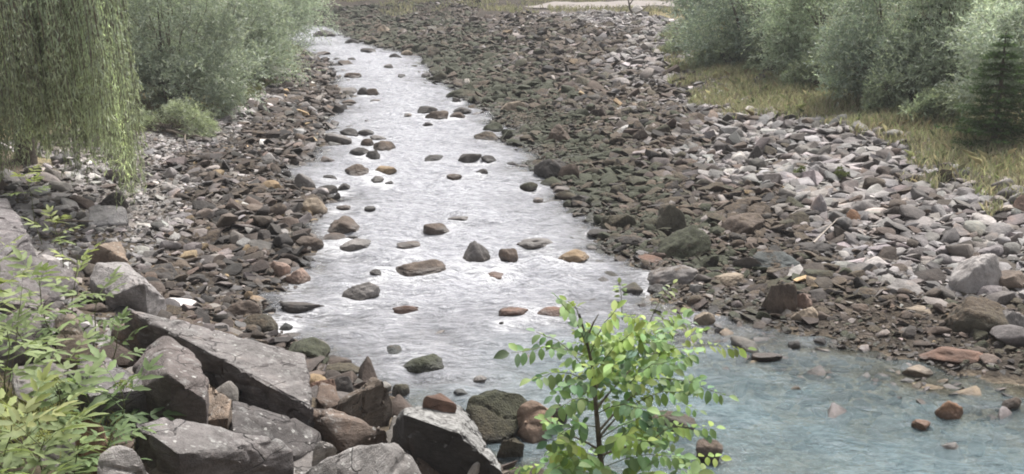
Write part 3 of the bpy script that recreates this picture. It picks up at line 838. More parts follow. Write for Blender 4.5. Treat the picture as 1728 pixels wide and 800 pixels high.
def reg_r(y0, y1, extra=0.6, inner=-0.25):
    def f(n):
        y = y0 + (y1 - y0) * RNG.random(n) ** 0.9
        top = grass_r(y) + extra - .5
        dr = inner + (top - inner) * RNG.random(n)
        x = np.interp(y, YR, XR) + dr / np.interp(y, _yt, _cr)
        return np.stack([x, y], -1)
    return f
def reg_l(y0, y1, inner=-0.3):
    def f(n):
        y = y0 + (y1 - y0) * RNG.random(n)
        dl = inner + (grass_l(y) + 1.0 - inner) * RNG.random(n)
        return np.stack([np.interp(y, YL, XL) - dl / np.interp(y, _yt, _cl), y], -1)
    return f
def reg_shoal(n):
    y = RNG.uniform(13.5, 24, n)
    dr = RNG.uniform(-4.2, 0.2, n)
    return np.stack([np.interp(y, YR, XR) + dr / np.interp(y, _yt, _cr), y], -1)
def reg_bank(n):
    a = RNG.uniform(-9, 14, n); d = RNG.uniform(-0.2, 5.5, n)
    x = -TOE_N[1] * a - TOE_N[0] * d; y = 13.7 + TOE_N[0] * a - TOE_N[1] * d
    k = (y > 4.5) & (y < 32)
    return np.stack([x[k], y[k]], -1)

grid = Grid(1.1)
for h in GUARD: grid.add(*h)
for h in HEROES: grid.add(h[0], h[1], min(h[2], 0.75) * 0.9)
S = []                             # x, y, size, zone
def go(n, reg, size, pack, zone):
    p, s = throw(n, reg, size, pack, grid)
    S.append(np.column_stack([p, s, np.full(len(s), zone)]))
one = lambda m: (lambda x, y: np.full(len(x), m))
go(70000, reg_r(17, 45), logn(lambda x, y: 0.108 + 0.058 * ss(1, 5, sides(x, y)[0]), .5, .085, .6), .55, 0)
go(125000, reg_r(45, 109), logn(one(0.175), .48, .12, .72), .6, 0)
go(34000, reg_l(15, 48), logn(lambda x, y: 0.145 - .045 * ss(2.6, 3.6, sides(x, y)[1]), .5, .09, .6), .6, 1)
go(9000, reg_l(48, 85), logn(one(0.20), .46, .13, .6), .6, 1)
def reg_edge(y0, y1):
    def f(n):
        y = RNG.uniform(y0, y1, n); o = -np.abs(RNG.normal(0, .75, n))
        rt = RNG.random(n) < .5
        x = np.where(rt, np.interp(y, YR, XR) + o / np.interp(y, _yt, _cr), np.interp(y, YL, XL) - o / np.interp(y, _yt, _cl))
        return np.stack([x, y], -1)
    return f
go(520, reg_edge(17, 48), logn(one(.26), .45, .12, .6), .7, 4)
go(420, reg_edge(48, 88), logn(one(.36), .4, .2, .8), .7, 4)
go(2500, reg_shoal, logn(one(.24), .4, .12, .6), .75, 2)
go(2500, reg_bank, logn(one(.30), .4, .15, .7), .8, 3)
S = np.concatenate(S)
x, y, s, zone = S.T
z = height(x, y)
drs, dls = sides(x, y)
ns = len(x)
nz = 1.25 * n2(x * 0.35, y * 0.35, 31, 3)
q = drs / np.maximum(y, 5)         # how far up the right bar, in steps of the view
rnd = RNG.random(ns)
jit = np.exp(RNG.normal(0, 0.34, ns))
T = np.empty((ns, 3)); MOSS = np.zeros(ns); KIND = np.empty(ns, int)     # 0 brown, 1 mossy, 2 grey, 3 dry brown
pale = np.array((0.205, 0.195, 0.194)); brn = np.array((0.070, 0.054, 0.044)); drk = np.array((0.038, 0.033, 0.030)); gry = np.array((0.14, 0.126, 0.12)); wht = np.array((0.36, 0.34, 0.335)); och = np.array((0.25, 0.185, 0.11))
fm = q + 0.035 * nz + RNG.normal(0, 0.014, ns)
right = (zone == 0) | ((zone == 4) & (np.abs(drs) < np.abs(dls)))
near = ss(27, 20, y)
greenz = right & (fm < 0.082) & (RNG.random(ns) > near * 0.92)
palez = right & ~greenz & (fm > np.where(y < 60, 0.165, 0.185))
midz = right & ~greenz & ~palez
T[:] = brn
for k_, (mask, cols, probs) in enumerate([
        (greenz, [drk, brn, gry], [.5, .42, .08]), (midz, [brn, gry, drk, pale, och], [.50, .24, .20, .045, .015]),
        (palez, [pale, gry, brn, wht], [.62, .28, .09, .01]), (zone == 2, [och, gry, pale, brn], [.12, .34, .1, .44]), ((zone == 3) & (y < 20), [gry, brn, drk], [.12, .42, .46]), ((zone == 3) & (y >= 20), [pale, gry], [.8, .2])]):
    pick = RNG.choice(len(cols), ns, p=probs)
    T[mask] = np.array(cols)[pick[mask]]
lf = (zone == 1) | ((zone == 4) & ~right)
lp = lf & (dls + 0.6 * nz > 2.9)
ln = lf & ~lp
cols = np.array([brn, drk, gry, pale, och, wht]); T[ln] = cols[RNG.choice(6, ns, p=[.42, .26, .24, .05, .02, .01])[ln]]
cols = np.array([pale, gry, wht, brn]); T[lp] = cols[RNG.choice(4, ns, p=[.7, .17, .05, .08])[lp]]
T = T * jit[:, None] * np.exp(RNG.normal(0, 0.02, (ns, 3)))
MOSS[greenz] = np.clip(0.64 + .16 * n2(x * .8, y * .8, 33) + RNG.normal(0, .17, ns), 0.15, 1)[greenz]
MOSS[midz] = np.where(RNG.random(ns) < 0.55, np.clip(0.46 + RNG.normal(0, .08, ns), 0, .6), 0)[midz]
MOSS[ln] = np.where(RNG.random(ns) < 0.12, .4, 0)[ln]
KIND[:] = 0
KIND[greenz] = 1; KIND[palez] = 2; KIND[midz] = 3; KIND[lp] = 2
dims = np.stack([s * RNG.uniform(.85, 1.15, ns), s * RNG.uniform(.55, .9, ns), s * np.where(RNG.random(ns) < .62, RNG.uniform(.17, .32, ns), RNG.uniform(.32, .68, ns))], -1) / 2 * 1.12
yaw = np.where(rnd < .55, RNG.normal(0, .5, ns), RNG.uniform(0, 6.28, ns))
pit = RNG.normal(0, .3, ns); rol = RNG.normal(0.18, .33, ns)
RM = rots(yaw, pit, rol)
POS = np.stack([x, y, z + dims[:, 2] * RNG.uniform(.25, .75, ns)], -1)
POS[zone == 2, 2] = np.minimum(z + dims[:, 2] * .1, np.where(RNG.random(ns) < .86, -dims[:, 2] - .02, 9))[zone == 2]
shape = np.where(RNG.random(ns) < np.where(greenz, .65, .22), RNG.integers(0, 18, ns), RNG.integers(18, len(LIB_HI), ns))
pu, pv, pz = project(POS)
px = s * FPX / pz
inframe = (pu > 4) & (pu < 1724) & (pv > 6) & (pv < 796)
# what the near bank or the bushes hide is not among the stones one can pick out
hid = (zone == 3) | ((zone == 1) & (pu < 215)) | (pu > 1700)
LAB = {}
NAMES = {0: 'brown_stone', 1: 'mossy_stone', 2: 'grey_stone', 3: 'bar_stone'}
SING = []
single = np.zeros(ns, bool)
for kd in range(4):
    c = np.where((KIND == kd) & inframe & ~hid & ((zone < 2) | (zone == 4)))[0]
    c = c[np.argsort(-px[c])][:285]
    single[c] = True
def stone_words(k):
    lum = T[k].mean(); r_ = T[k][0] / max(T[k][2], 1e-3)
    col = 'near-white' if lum > .36 else 'pale ochre' if (r_ > 1.75 and lum > .14) else 'pale grey' if lum > .2 else 'mid grey' if lum > .115 else 'dark brown' if lum > .068 else 'blackish'
    form = 'flat' if dims[k, 2] / dims[k, 0] < .38 else 'chunky'
    big_ = 'big' if px[k] > 34 else 'middling' if px[k] > 22 else 'small'
    return col, form, big_
HPX = np.array([h[:2] for h in HERO_PX])
STOP = {'by', 'at', 'in', 'on', 'of', 'with', 'below', 'above', 'behind', 'beside', 'near', 'from', 'among', 'under', 'left', 'right', 'between', 'where', 'against', 'barely', 'upstream', 'over', 'to', 'lying', 'sloping', 'standing', 'into', 'half', 'reaching', 'jutting', 'and'}
for k in np.where(single)[0]:
    kd = KIND[k]
    col, form, big_ = stone_words(k)
    if kd == 0:
        where = 'at the left waterline' if dls[k] < .7 else 'in the dark left bank stones'
        far_ = 'nearer half' if y[k] < 32 else 'upstream half'
        lab, grp = f'{big_} {form} {col} stone {where}, {far_}', 'dark stones strewn on the left bank'
    elif kd == 1:
        where = 'at the right waterline' if drs[k] < .9 else 'in the mossy band of right bar'
        far_ = 'nearer part' if y[k] < 32 else 'middle part'
        lab, grp = f'{big_} {form} mossy stone {where}, {far_}', 'mossy stones along the right waterline'
    elif kd == 2:
        where = 'by the willow on left bank' if x[k] < -4 else 'in the pale scree below right grass'
        far_ = 'nearer part' if y[k] < 30 else 'upstream part'
        lab, grp = f'{big_} {form} {col} stone {where}, {far_}', 'pale stones above the waterlines'
    else:
        where = 'on the muddy right shore by pool' if y[k] < 25 else 'between mossy band and pale scree'
        lab, grp = f'{big_} {form} {col} stone {where}', 'brown stones of the right bar'
    o = bpy.data.objects.new(NAMES[kd], LIB_ME[shape[k]])
    COL.objects.link(o)
    o.matrix_world = Matrix.Translation(POS[k]) @ Matrix(RM[k].tolist()).to_4x4() @ Matrix.Diagonal((*dims[k], 1))
    o['tint'] = [float(c) for c in T[k]]; o['moss'] = float(MOSS[k])
    zlab = lab
    du, dv = pu[k] - HPX[:, 0], (pv[k] - HPX[:, 1]) * 1.6
    j_ = int(np.argmin(du * du + dv * dv))
    if du[j_] ** 2 + dv[j_] ** 2 < 150 ** 2:
        rel = ('right of' if du[j_] > 0 else 'left of') if abs(du[j_]) > abs(dv[j_]) else ('below' if dv[j_] > 0 else 'above')
        if abs(du[j_]) + abs(dv[j_]) > 70: rel = 'well ' + rel
        art = ' '.join([big_, form, 'mossy' if kd == 1 else col, 'stone', rel, 'the', HERO_PX[j_][2]]).split()
        if len(art) > 16:
            cut = [i for i, w_ in enumerate(art) if i > 8 and w_ in STOP]
            art = art[:min(cut[-1] if cut else 16, 16)] if not cut or cut[0] > 16 else art[:[c_ for c_ in cut if c_ <= 16][-1]]
        lab = ' '.join(art)
    tag(o, lab, 'stone', grp)
    SING.append((o, lab, pu[k], y[k], grp, zlab))

by = {}
for r_ in SING: by.setdefault(r_[1], []).append(r_)
for lab, rows in list(by.items()):
    if len({r_[4] for r_ in rows}) > 1:                             # one wording over two groups: the smaller share takes its place instead
        main_ = max({r_[4] for r_ in rows}, key=lambda g: sum(r_[4] == g for r_ in rows))
        for r_ in rows:
            if r_[4] != main_: r_[0]['label'] = r_[5]
        rows = [r_ for r_ in rows if r_[4] == main_]
    if len(rows) < 2 or len(lab.split()) > 15: continue
    yy_ = sorted(rows, key=lambda r_: r_[3]); uu_ = sorted(rows, key=lambda r_: r_[2])
    words_ = {}
    two = len(rows) == 2
    for r_, w_ in ((yy_[0], 'nearer' if two else 'nearest'), (yy_[-1], 'farther' if two else 'farthest'), (uu_[0], 'leftmost'), (uu_[-1], 'rightmost')):
        words_.setdefault(r_[0].name, w_)
    for r_ in rows:
        w_ = words_.get(r_[0].name, 'in-between')
        r_[0]['label'] = w_ + ' ' + lab

def strew(name, mask):
    VV, FF, CC, MM = [], [], [], []
    off = 0
    for hi_ in (0, 1, 2):
        for sh in range(len(LIB_HI)):
            lod = (px > 30) if hi_ == 0 else ((px > 13) & (px <= 30)) if hi_ == 1 else (px <= 13)
            kk = np.where(mask & (shape == sh) & lod)[0]
            if not len(kk): continue
            V, F = (LIB_HI, LIB_LO, LIB_TINY)[hi_][sh]
            W = np.einsum('nij,nvj->nvi', RM[kk], V[None] * dims[kk][:, None, :]) + POS[kk][:, None, :]
            VV.append(W.reshape(-1, 3)); FF.append((F[None] + (np.arange(len(kk)) * len(V))[:, None, None] + off).reshape(-1, 3))
            CC.append(np.repeat(T[kk], len(V), 0)); MM.append(np.repeat(MOSS[kk], len(V)))
            off += len(kk) * len(V)
    if not VV: return
    me = mesh_np(name, np.concatenate(VV), np.concatenate(FF), True)
    attr_col(me, 'tint', np.concatenate(CC)); attr_f(me, 'moss', np.concatenate(MM))
    me.set_sharp_from_angle(angle=math.radians(45))
    tag(link(name, me, M_STONE), kind='stuff')
for kd, nm in ((0, 'brown_stone_rubble'), (1, 'mossy_stone_rubble'), (2, 'grey_stone_rubble'), (3, 'bar_stone_rubble')):
    strew(nm, (KIND == kd) & ~single & ((zone < 2) | (zone == 4)))
strew('stream_bed_pebbles', zone == 2)
strew('bank_rubble', zone == 3)
print('STONES', ns, len(np.where(single)[0]), [int((KIND == k_).sum()) for k_ in range(4)], 'hi', int((px > 15).sum()))

# ---------------------------------------------------------------- water
ys = np.concatenate([np.arange(9, 30, 0.11), np.arange(30, 60, 0.2), np.arange(60, 124, 0.4)])
sx = np.linspace(0, 1, 160)
xl = np.interp(ys, YL, XL) - 1.6; xr = np.interp(ys, YR, XR) + 1.6
WX = xl[:, None] + (xr - xl)[:, None] * sx[None]; WY = np.broadcast_to(ys[:, None], WX.shape)
dr, dl = sides(WX, WY)
dw = np.minimum(-dr, -dl)
calm = np.maximum(ss(20.5, 16.5, WY) * ss(-1.5, 2.0, WX), 0.75 * ss(17.5, 15, WY))          # the pool on the near right
edge = ss(-0.2, 1.5, dw)
riffle = np.exp(-((WY - 23.3) / 1.6) ** 2) + 0.7 * np.exp(-((WY - 32.0) / 2.2) ** 2) + 0.5 * np.exp(-((WY - 28.0) / 1.2) ** 2)
wx = WX + 0.5 * n2(WX * .3, WY * .3, 41); wy = WY + 0.6 * n2(WX * .4, WY * .25, 42)
wave = 0.55 * n2(wx * .9, wy * 1.9, 51, 2) + 0.7 * n2(wx * 2.2, wy * 4.2, 52, 2) + 0.25 * (1 - 2 * np.abs(n2(wx * 1.5, wy * 3.2, 53, 2)))
amp = (0.075 + 0.035 * np.clip(riffle, 0, 1)) * (1 - 0.5 * calm) * (0.25 + 0.75 * edge) * (1 + 0.3 * ss(30, 60, WY))
WZ = wave * amp - 0.015
foam = 0.17 * np.clip(riffle, 0, 1)
for (hx, hy, hr, hz, hH) in HEROES:
    if hy < 9 or hy > 62 or hz > 0.12: continue
    r0, l0 = sides(hx, hy)
    if min(-float(r0), -float(l0)) < -0.5: continue
    m = np.abs(WY - hy) < 4
    a_ = ((WX - hx) / (hr * 1.15 + .12)) ** 2
    yy = (WY - hy)
    wake = np.exp(-a_) * np.exp(-np.where(yy < 0, (yy / (hr * 2.2 + .5)) ** 2, (yy / (hr * .9 + .15)) ** 2))
    foam = foam + np.where(m, wake * 0.6 * ss(14, 20, WY), 0)
    WZ = WZ + np.where(m, 0.05 * np.exp(-a_ * .8) * np.exp(-((yy - hr * .9) / (hr * .6 + .1)) ** 2) - 0.03 * np.exp(-a_) * np.exp(-((yy + hr * 1.1) / (hr + .1)) ** 2), 0)
foam = np.clip(foam * (1 - .85 * calm) * ss(-0.6, 0.5, dw), 0, 1)
n_y, n_x = WX.shape
idx = np.arange(n_y * n_x).reshape(n_y, n_x)
quads = np.stack([idx[:-1, :-1], idx[:-1, 1:], idx[1:, 1:], idx[1:, :-1]], -1).reshape(-1, 4)
w_me = mesh_np('river_water', np.stack([WX, WY, WZ], -1).reshape(-1, 3), quads, True)
attr_f(w_me, 'foam', foam.ravel())
attr_f(w_me, 'depth', np.clip(WZ - height(WX, WY), 0, 2).ravel())
attr_f(w_me, 'calm', calm.ravel())
t = NT('river_water')
P = t.n('NewGeometry').outputs['Position']
Ps = t.scalev(P, (1.0, 2.0, 1.0))
wob = t.n('TexNoise'); wob.inputs['Scale'].default_value = 0.8; t.l(P, wob.inputs['Vector'])
Pw = t.n('VectorMath', operation='MULTIPLY_ADD'); t.l(wob.outputs['Color'], Pw.inputs[0]); Pw.inputs[1].default_value = (.9, .9, .9); t.l(Ps, Pw.inputs[2])
n1 = t.noise(3.2, 5, Pw.outputs[0], 0.62); n2_ = t.noise(11, 4, Pw.outputs[0], 0.6)
calm_a = t.attr('calm').outputs['Fac']; foam_a = t.attr('foam').outputs['Fac']; depth_a = t.attr('depth').outputs['Fac']
hgt = t.math('ADD', n1, t.math('MULTIPLY', n2_, 0.35))
nrm = t.bump(hgt, 1.0, 0.22)
streak = t.noise(2.6, 6, t.scalev(P, (1.0, 2.6, 1.0)), 0.72)
lace = t.noise(9.0, 5, Pw.outputs[0], 0.7)
fm_ = t.math('ADD', t.math('MULTIPLY', streak, 0.6), t.math('MULTIPLY', lace, 0.5))
ffac = t.ramp(t.math('ADD', fm_, t.math('MULTIPLY', foam_a, 0.42)), 0.68, 1.0)
ripple_tone = t.ramp(t.math('ADD', t.math('MULTIPLY', t.noise(3.4, 6, t.scalev(P, (1.0, 3.0, 1.0)), 0.75), 0.6), t.math('MULTIPLY', t.noise(6.5, 4, Pw.outputs[0], 0.62), 0.4)), 0.35, 0.65)  # bright and dark ripple reflections painted into the water colour as streaks
body = t.mix(calm_a, t.mix(ripple_tone, (0.31, 0.315, 0.345), (0.66, 0.66, 0.70)), t.mix(ripple_tone, (0.22, 0.345, 0.385), (0.48, 0.605, 0.645)))
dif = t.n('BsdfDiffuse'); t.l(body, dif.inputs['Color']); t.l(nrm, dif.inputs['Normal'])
tr = t.n('BsdfTransparent'); tr.inputs['Color'].default_value = (0.82, 0.88, 0.86, 1)
op = t.math('SUBTRACT', 1.0, t.math('POWER', 2.718, t.math('MULTIPLY', depth_a, t.math('SUBTRACT', t.math('MULTIPLY', calm_a, 2.4), 5.0))))
op = t.math('MULTIPLY', op, 0.97)
m1 = t.n('MixShader'); t.l(op, m1.inputs[0]); t.l(tr.outputs[0], m1.inputs[1]); t.l(dif.outputs[0], m1.inputs[2])
gl = t.n('BsdfGlossy'); gl.inputs['Roughness'].default_value = 0.12; t.l(nrm, gl.inputs['Normal'])
fr = t.n('Fresnel'); fr.inputs['IOR'].default_value = 1.33; t.l(nrm, fr.inputs['Normal'])
m2 = t.n('MixShader'); t.l(fr.outputs[0], m2.inputs[0]); t.l(m1.outputs[0], m2.inputs[1]); t.l(gl.outputs[0], m2.inputs[2])
fo = t.n('BsdfDiffuse'); fo.inputs['Color'].default_value = (0.66, 0.66, 0.68, 1); t.l(nrm, fo.inputs['Normal'])
m3 = t.n('MixShader'); t.l(ffac, m3.inputs[0]); t.l(m2.outputs[0], m3.inputs[1]); t.l(fo.outputs[0], m3.inputs[2])
t.l(m3.outputs[0], t.out.inputs[0])
t.N.remove(t.p)
tag(link('river_water', w_me, t.m), kind='structure')

# ---------------------------------------------------------------- foliage
def leaves_mesh(name, P, D, Ln, Wd, C, fold=None):
    """many narrow leaves: base P, direction D, length, width, colour; each one a narrow triangle"""
    n = len(P)
    D = D / np.linalg.norm(D, axis=1)[:, None]
    r = RNG.normal(size=(n, 3))
    Sd = np.cross(D, r); Sd /= np.linalg.norm(Sd, axis=1)[:, None] + 1e-9
    Nn = np.cross(D, Sd)
    mid = P + D * (Ln * .5)[:, None] + Nn * (Ln * .06)[:, None]
    V = np.stack([P, mid + Sd * (Wd * .8)[:, None], P + D * Ln[:, None]], 1).reshape(-1, 3)
    me = mesh_np(name, V, np.arange(n * 3).reshape(-1, 3), False)
    attr_col(me, 'tint', np.repeat(C, 3, 0))
    return me

def unit(n):
    v = RNG.normal(size=(n, 3))
    return v / np.linalg.norm(v, axis=1)[:, None]

def crown_points(center, rad, n_lobes, n_spray, per, lobe_r, droop=0.2, low=-0.85):
    """sprays of leaves on the outer shells of lobes that fill an ellipsoid; returns base, direction, brightness of each leaf"""
    c = np.array(center); rad = np.array(rad)
    L_ = []
    while len(L_) < n_lobes:
        q = unit(1)[0] * RNG.uniform(.45, 1.0) ** .6
        if RNG.random() < .42:
            a = RNG.uniform(0, 6.28); q = np.array([math.cos(a) * .92, math.sin(a) * .92, RNG.uniform(low, -.2)])
        if q[2] < low: continue
        L_.append(q)
    Lc = c + np.array(L_) * rad * (1 - lobe_r * .55)
    Pb, Db, Bb = [], [], []
    for q in Lc:
        lr = lobe_r * rad.mean() * RNG.uniform(.5, 1.55)
        dirs = unit(n_spray)
        dirs[:, 2] = np.abs(dirs[:, 2]) * np.where(RNG.random(n_spray) < .72, 1, -1)
        start = q + dirs * (lr * RNG.uniform(.3, 1.12, n_spray))[:, None] * np.array([1, 1, .8])
        sd = dirs * .8 + unit(n_spray) * .7 + np.array([0, 0, .25 - droop])
        sd /= np.linalg.norm(sd, axis=1)[:, None]
        sl = lr * RNG.uniform(.35, .8, n_spray)
        tt = (np.arange(per) + .5) / per
        base = start[:, None, :] + sd[:, None, :] * (sl[:, None] * tt[None])[..., None]
        base[:, :, 2] -= droop * (sl[:, None] * tt[None] ** 2)
        ld = sd[:, None, :] * .75 + unit(n_spray * per).reshape(n_spray, per, 3) * .75
        ld[:, :, 2] -= droop * .4
        bb = np.repeat(RNG.normal(0, .15, n_spray)[:, None] + RNG.normal(0, .17), per, 1) + RNG.normal(0, .12, (n_spray, per))
        Pb.append(base.reshape(-1, 3)); Db.append(ld.reshape(-1, 3)); Bb.append(bb.ravel())
    return np.concatenate(Pb), np.concatenate(Db), np.concatenate(Bb), Lc

def bush(name, base, rad, h0, label, tint, n_lobes=34, n_spray=80, per=9, leaf=(.20, .05), lobe_r=.33, droop=.15, group=None, tint2=None, trunks=4, cat='bush', z_up=0.0):
    base = Vector(base)
    e = empty(name, base, label, cat, group)
    cen = Vector((0, 0, h0))
    P_, D_, Bn, Lc = crown_points(cen, rad, n_lobes, n_spray, per, lobe_r, droop)
    gz = height(P_[:, 0] + base.x, P_[:, 1] + base.y, False) - base.z
    k = P_[:, 2] > gz + .02
    P_, D_, Bn = P_[k], D_[k], Bn[k]
    n = len(P_)
    C = 1.42 * np.array(tint) * np.array((.95, 1.0, 1.03)) * np.exp(Bn)[:, None]
    if tint2 is not None:
        m = (RNG.random(n) < .35)
        C[m] = 1.1 * np.array(tint2) * np.exp(Bn[m])[:, None]
    me = leaves_mesh('foliage', P_, D_, leaf[0] * RNG.uniform(.6, 1.3, n), leaf[1] * RNG.uniform(.7, 1.3, n), C)
    link('foliage', me, M_LEAF, e)
    rr = random.Random(int(base.x * 100) + 5)
    for k in range(trunks):
        q = Lc[rr.randrange(len(Lc))]
        pts = wobble((rr.uniform(-.3, .3), rr.uniform(-.3, .3), -.15), Vector(q) * .85, 5, .18, rr)
        V, F = tube(pts, [.11 * (1 - .15 * i) for i in range(6)], 6)
        link('trunk', mesh_np('trunk', V, F, True), M_BARK, e)
    lst = []
    for q in Lc:
        a = Vector((rr.uniform(-.2, .2), rr.uniform(-.2, .2), rad[2] * rr.uniform(.05, .5)))
        pts = wobble(a, Vector(q), 4, .15, rr)
        lst.append((pts, [.035, .028, .022, .016, .009]))
        for _ in range(3):
            p0 = pts[rr.randrange(1, 5)]
            d_ = Vector((rr.uniform(-1, 1), rr.uniform(-1, 1), rr.uniform(-.4, 1))) * lobe_r * rad[0] * .9
            lst.append((wobble(p0, p0 + d_, 2, .06, rr), [.014, .01, .005]))
    link('branches', tubes_mesh('branches', lst, 4), M_TWIG, e)
    return e

SILVER = (0.243, 0.266, 0.216); SILVER2 = (0.347, 0.369, 0.321)
def gz(x, y): return float(height(x, y, False))
def at(u, v): p = hit(u, v); return p
# left bank, from the willow upstream
p = at(300, 205); bush('sallow_bush', p + Vector((-.6, 2.1, 0)), (3.0, 2.4, 3.6), 2.9, 'broad silvery sallow bush beside the weeping willow', (0.218, 0.236, 0.197), 46, 117, tint2=SILVER2)
p = at(425, 150); bush('sallow_bush', p + Vector((-1.8, 2.2, 0)), (3.3, 2.6, 3.7), 2.8, 'silvery sallow bush in the middle of left bank row', (0.226, 0.245, 0.202), 44, 112, tint2=SILVER2)
p = at(490, 78); bush('sallow_bush', p + Vector((-1.6, 2.6, 0)), (3.6, 3.0, 4.0), 2.6, 'far grey-green sallow bush overhanging the upstream water', (0.243, 0.266, 0.216), 44, 107, leaf=(.24, .065), tint2=SILVER2)
p = at(280, 225); bush('low_shrub', p + Vector((.1, .3, 0)), (1.9, .8, .55), .3, 'low yellow-green shrub at foot of broad silvery bush', (0.27, 0.28, 0.205), 18, 70, leaf=(.16, .03), trunks=2)
p = at(190, 130); bush('sallow_bush', p + Vector((-2.5, 9, 0)), (4.5, 3.5, 4.5), 3.4, 'dim sallow bush behind the weeping willow', (0.194, 0.216, 0.173), 30, 80, leaf=(.28, .08))
p = at(500, 45); bush('sallow_bush', p + Vector((-6.0, 14, 0)), (6, 4, 5), 2.8, 'farthest sallow bush where the river bends away', (0.212, 0.238, 0.190), 28, 70, leaf=(.35, .1))
# right bank, from upstream down
p = at(1175, 55); bush('sallow_bush', p + Vector((3.6, 3.5, 0)), (4.4, 3.4, 4.4), 3.0, 'far silvery bush at the head of right bank row', (0.230, 0.260, 0.220), 44, 107, leaf=(.26, .075), tint2=SILVER2)
p = at(1265, 120); bush('sallow_bush', p + Vector((.9, 2.4, 0)), (3.4, 2.6, 3.9), 2.9, 'dark-based silvery bush second in right bank row', (0.190, 0.217, 0.187), 42, 107, leaf=(.22, .06), tint2=SILVER2)
p = at(1405, 135); bush('sallow_bush', p + Vector((.2, 1.7, 0)), (2.7, 2.1, 3.2), 2.4, 'rounded grey-green bush third in right bank row', (0.226, 0.253, 0.196), 38, 107, tint2=SILVER2)
p = at(1525, 185); bush('sallow_bush', p + Vector((.0, 1.7, 0)), (2.4, 1.9, 3.2), 2.5, 'tall blue-grey bush fourth in right bank row', (0.211, 0.240, 0.205), 40, 107, leaf=(.17, .045), tint2=SILVER2)
p = at(1640, 190); bush('sallow_bush', p + Vector((.1, 2.4, 0)), (2.2, 1.8, 2.8), 2.5, 'silver bush behind the young spruce', (0.241, 0.262, 0.209), 38, 107, leaf=(.16, .045), tint2=SILVER2)
p = at(1735, 240); bush('sallow_bush', p + Vector((.8, 1.6, 0)), (2.1, 1.7, 2.5), 2.6, 'silver-leaved bush at right frame edge above spruce', (0.244, 0.265, 0.228), 36, 112, leaf=(.15, .045), tint2=(0.405, 0.426, 0.384))
p = at(1330, 60); bush('sallow_bush', p + Vector((5, 10, 0)), (5, 4, 5), 3.5, 'dark bush behind the right bank row', (0.150, 0.176, 0.144), 30, 70, leaf=(.32, .09))
p = at(1560, 100); bush('sallow_bush', p + Vector((4, 6, 0)), (4, 3, 4.5), 3.2, 'shaded bush farther back on right bank', (0.149, 0.175, 0.138), 30, 70, leaf=(.28, .08))
for u_, v_, w_, h_, lab in [(1175, 88, 1.7, .95, 'low shrub at the upstream foot of right bank bushes'), (1235, 112, 1.6, .9, 'low shrub below the gap of first two right bushes'), (1320, 120, 1.5, .9, 'low shrub between second and rounded right bushes'),
                            (1400, 146, 1.5, .85, 'low shrub at the foot of rounded right bush'), (1462, 165, 1.3, .85, 'low shrub between the rounded and blue-grey bushes'), (1535, 198, 1.3, .9, 'low shrub at the foot of blue-grey bush'),
                            (1598, 215, 1.0, .8, 'low shrub at left of the young spruce')]:
    p = at(u_, v_)
    bush('low_shrub', p + Vector((0, .9, 0)), (w_, .9, h_), h_ * .55, lab, (.215, .235, .175), 16, 60, leaf=(.17, .045), trunks=2, tint2=(.30, .32, .24))
# the bank beyond the bar
for k, (u_, w_, hh_, lab) in enumerate([(575, 6, 2.2, 'leftmost low bush on far bank beyond the mossy bar'), (670, 6, 3.0, 'grey bush on far bank left of the dark one'), (745, 7, 3.2, 'dark bush on far bank at centre top'),
                                        (835, 6, 2.8, 'dark bush on far bank just left of the track'), (930, 7, 3.4, 'bush behind the gravel track on far bank'), (1010, 8, 3.6, 'rightmost bush behind the gravel track')]):
    xx, yy = on_plane(u_, 6, .9)
    yy = min(yy, 118) + (2 if k in (2, 3) else 9)
    xx = (u_ - 864) / FPX * yy
    bush('far_bush', (xx, yy, gz(xx, yy)), (w_ * .55, 2.4, hh_ * .6), hh_ * .5, lab, (0.121, 0.143, 0.105), 18, 45, 7, leaf=(.5, .16), trunks=2)

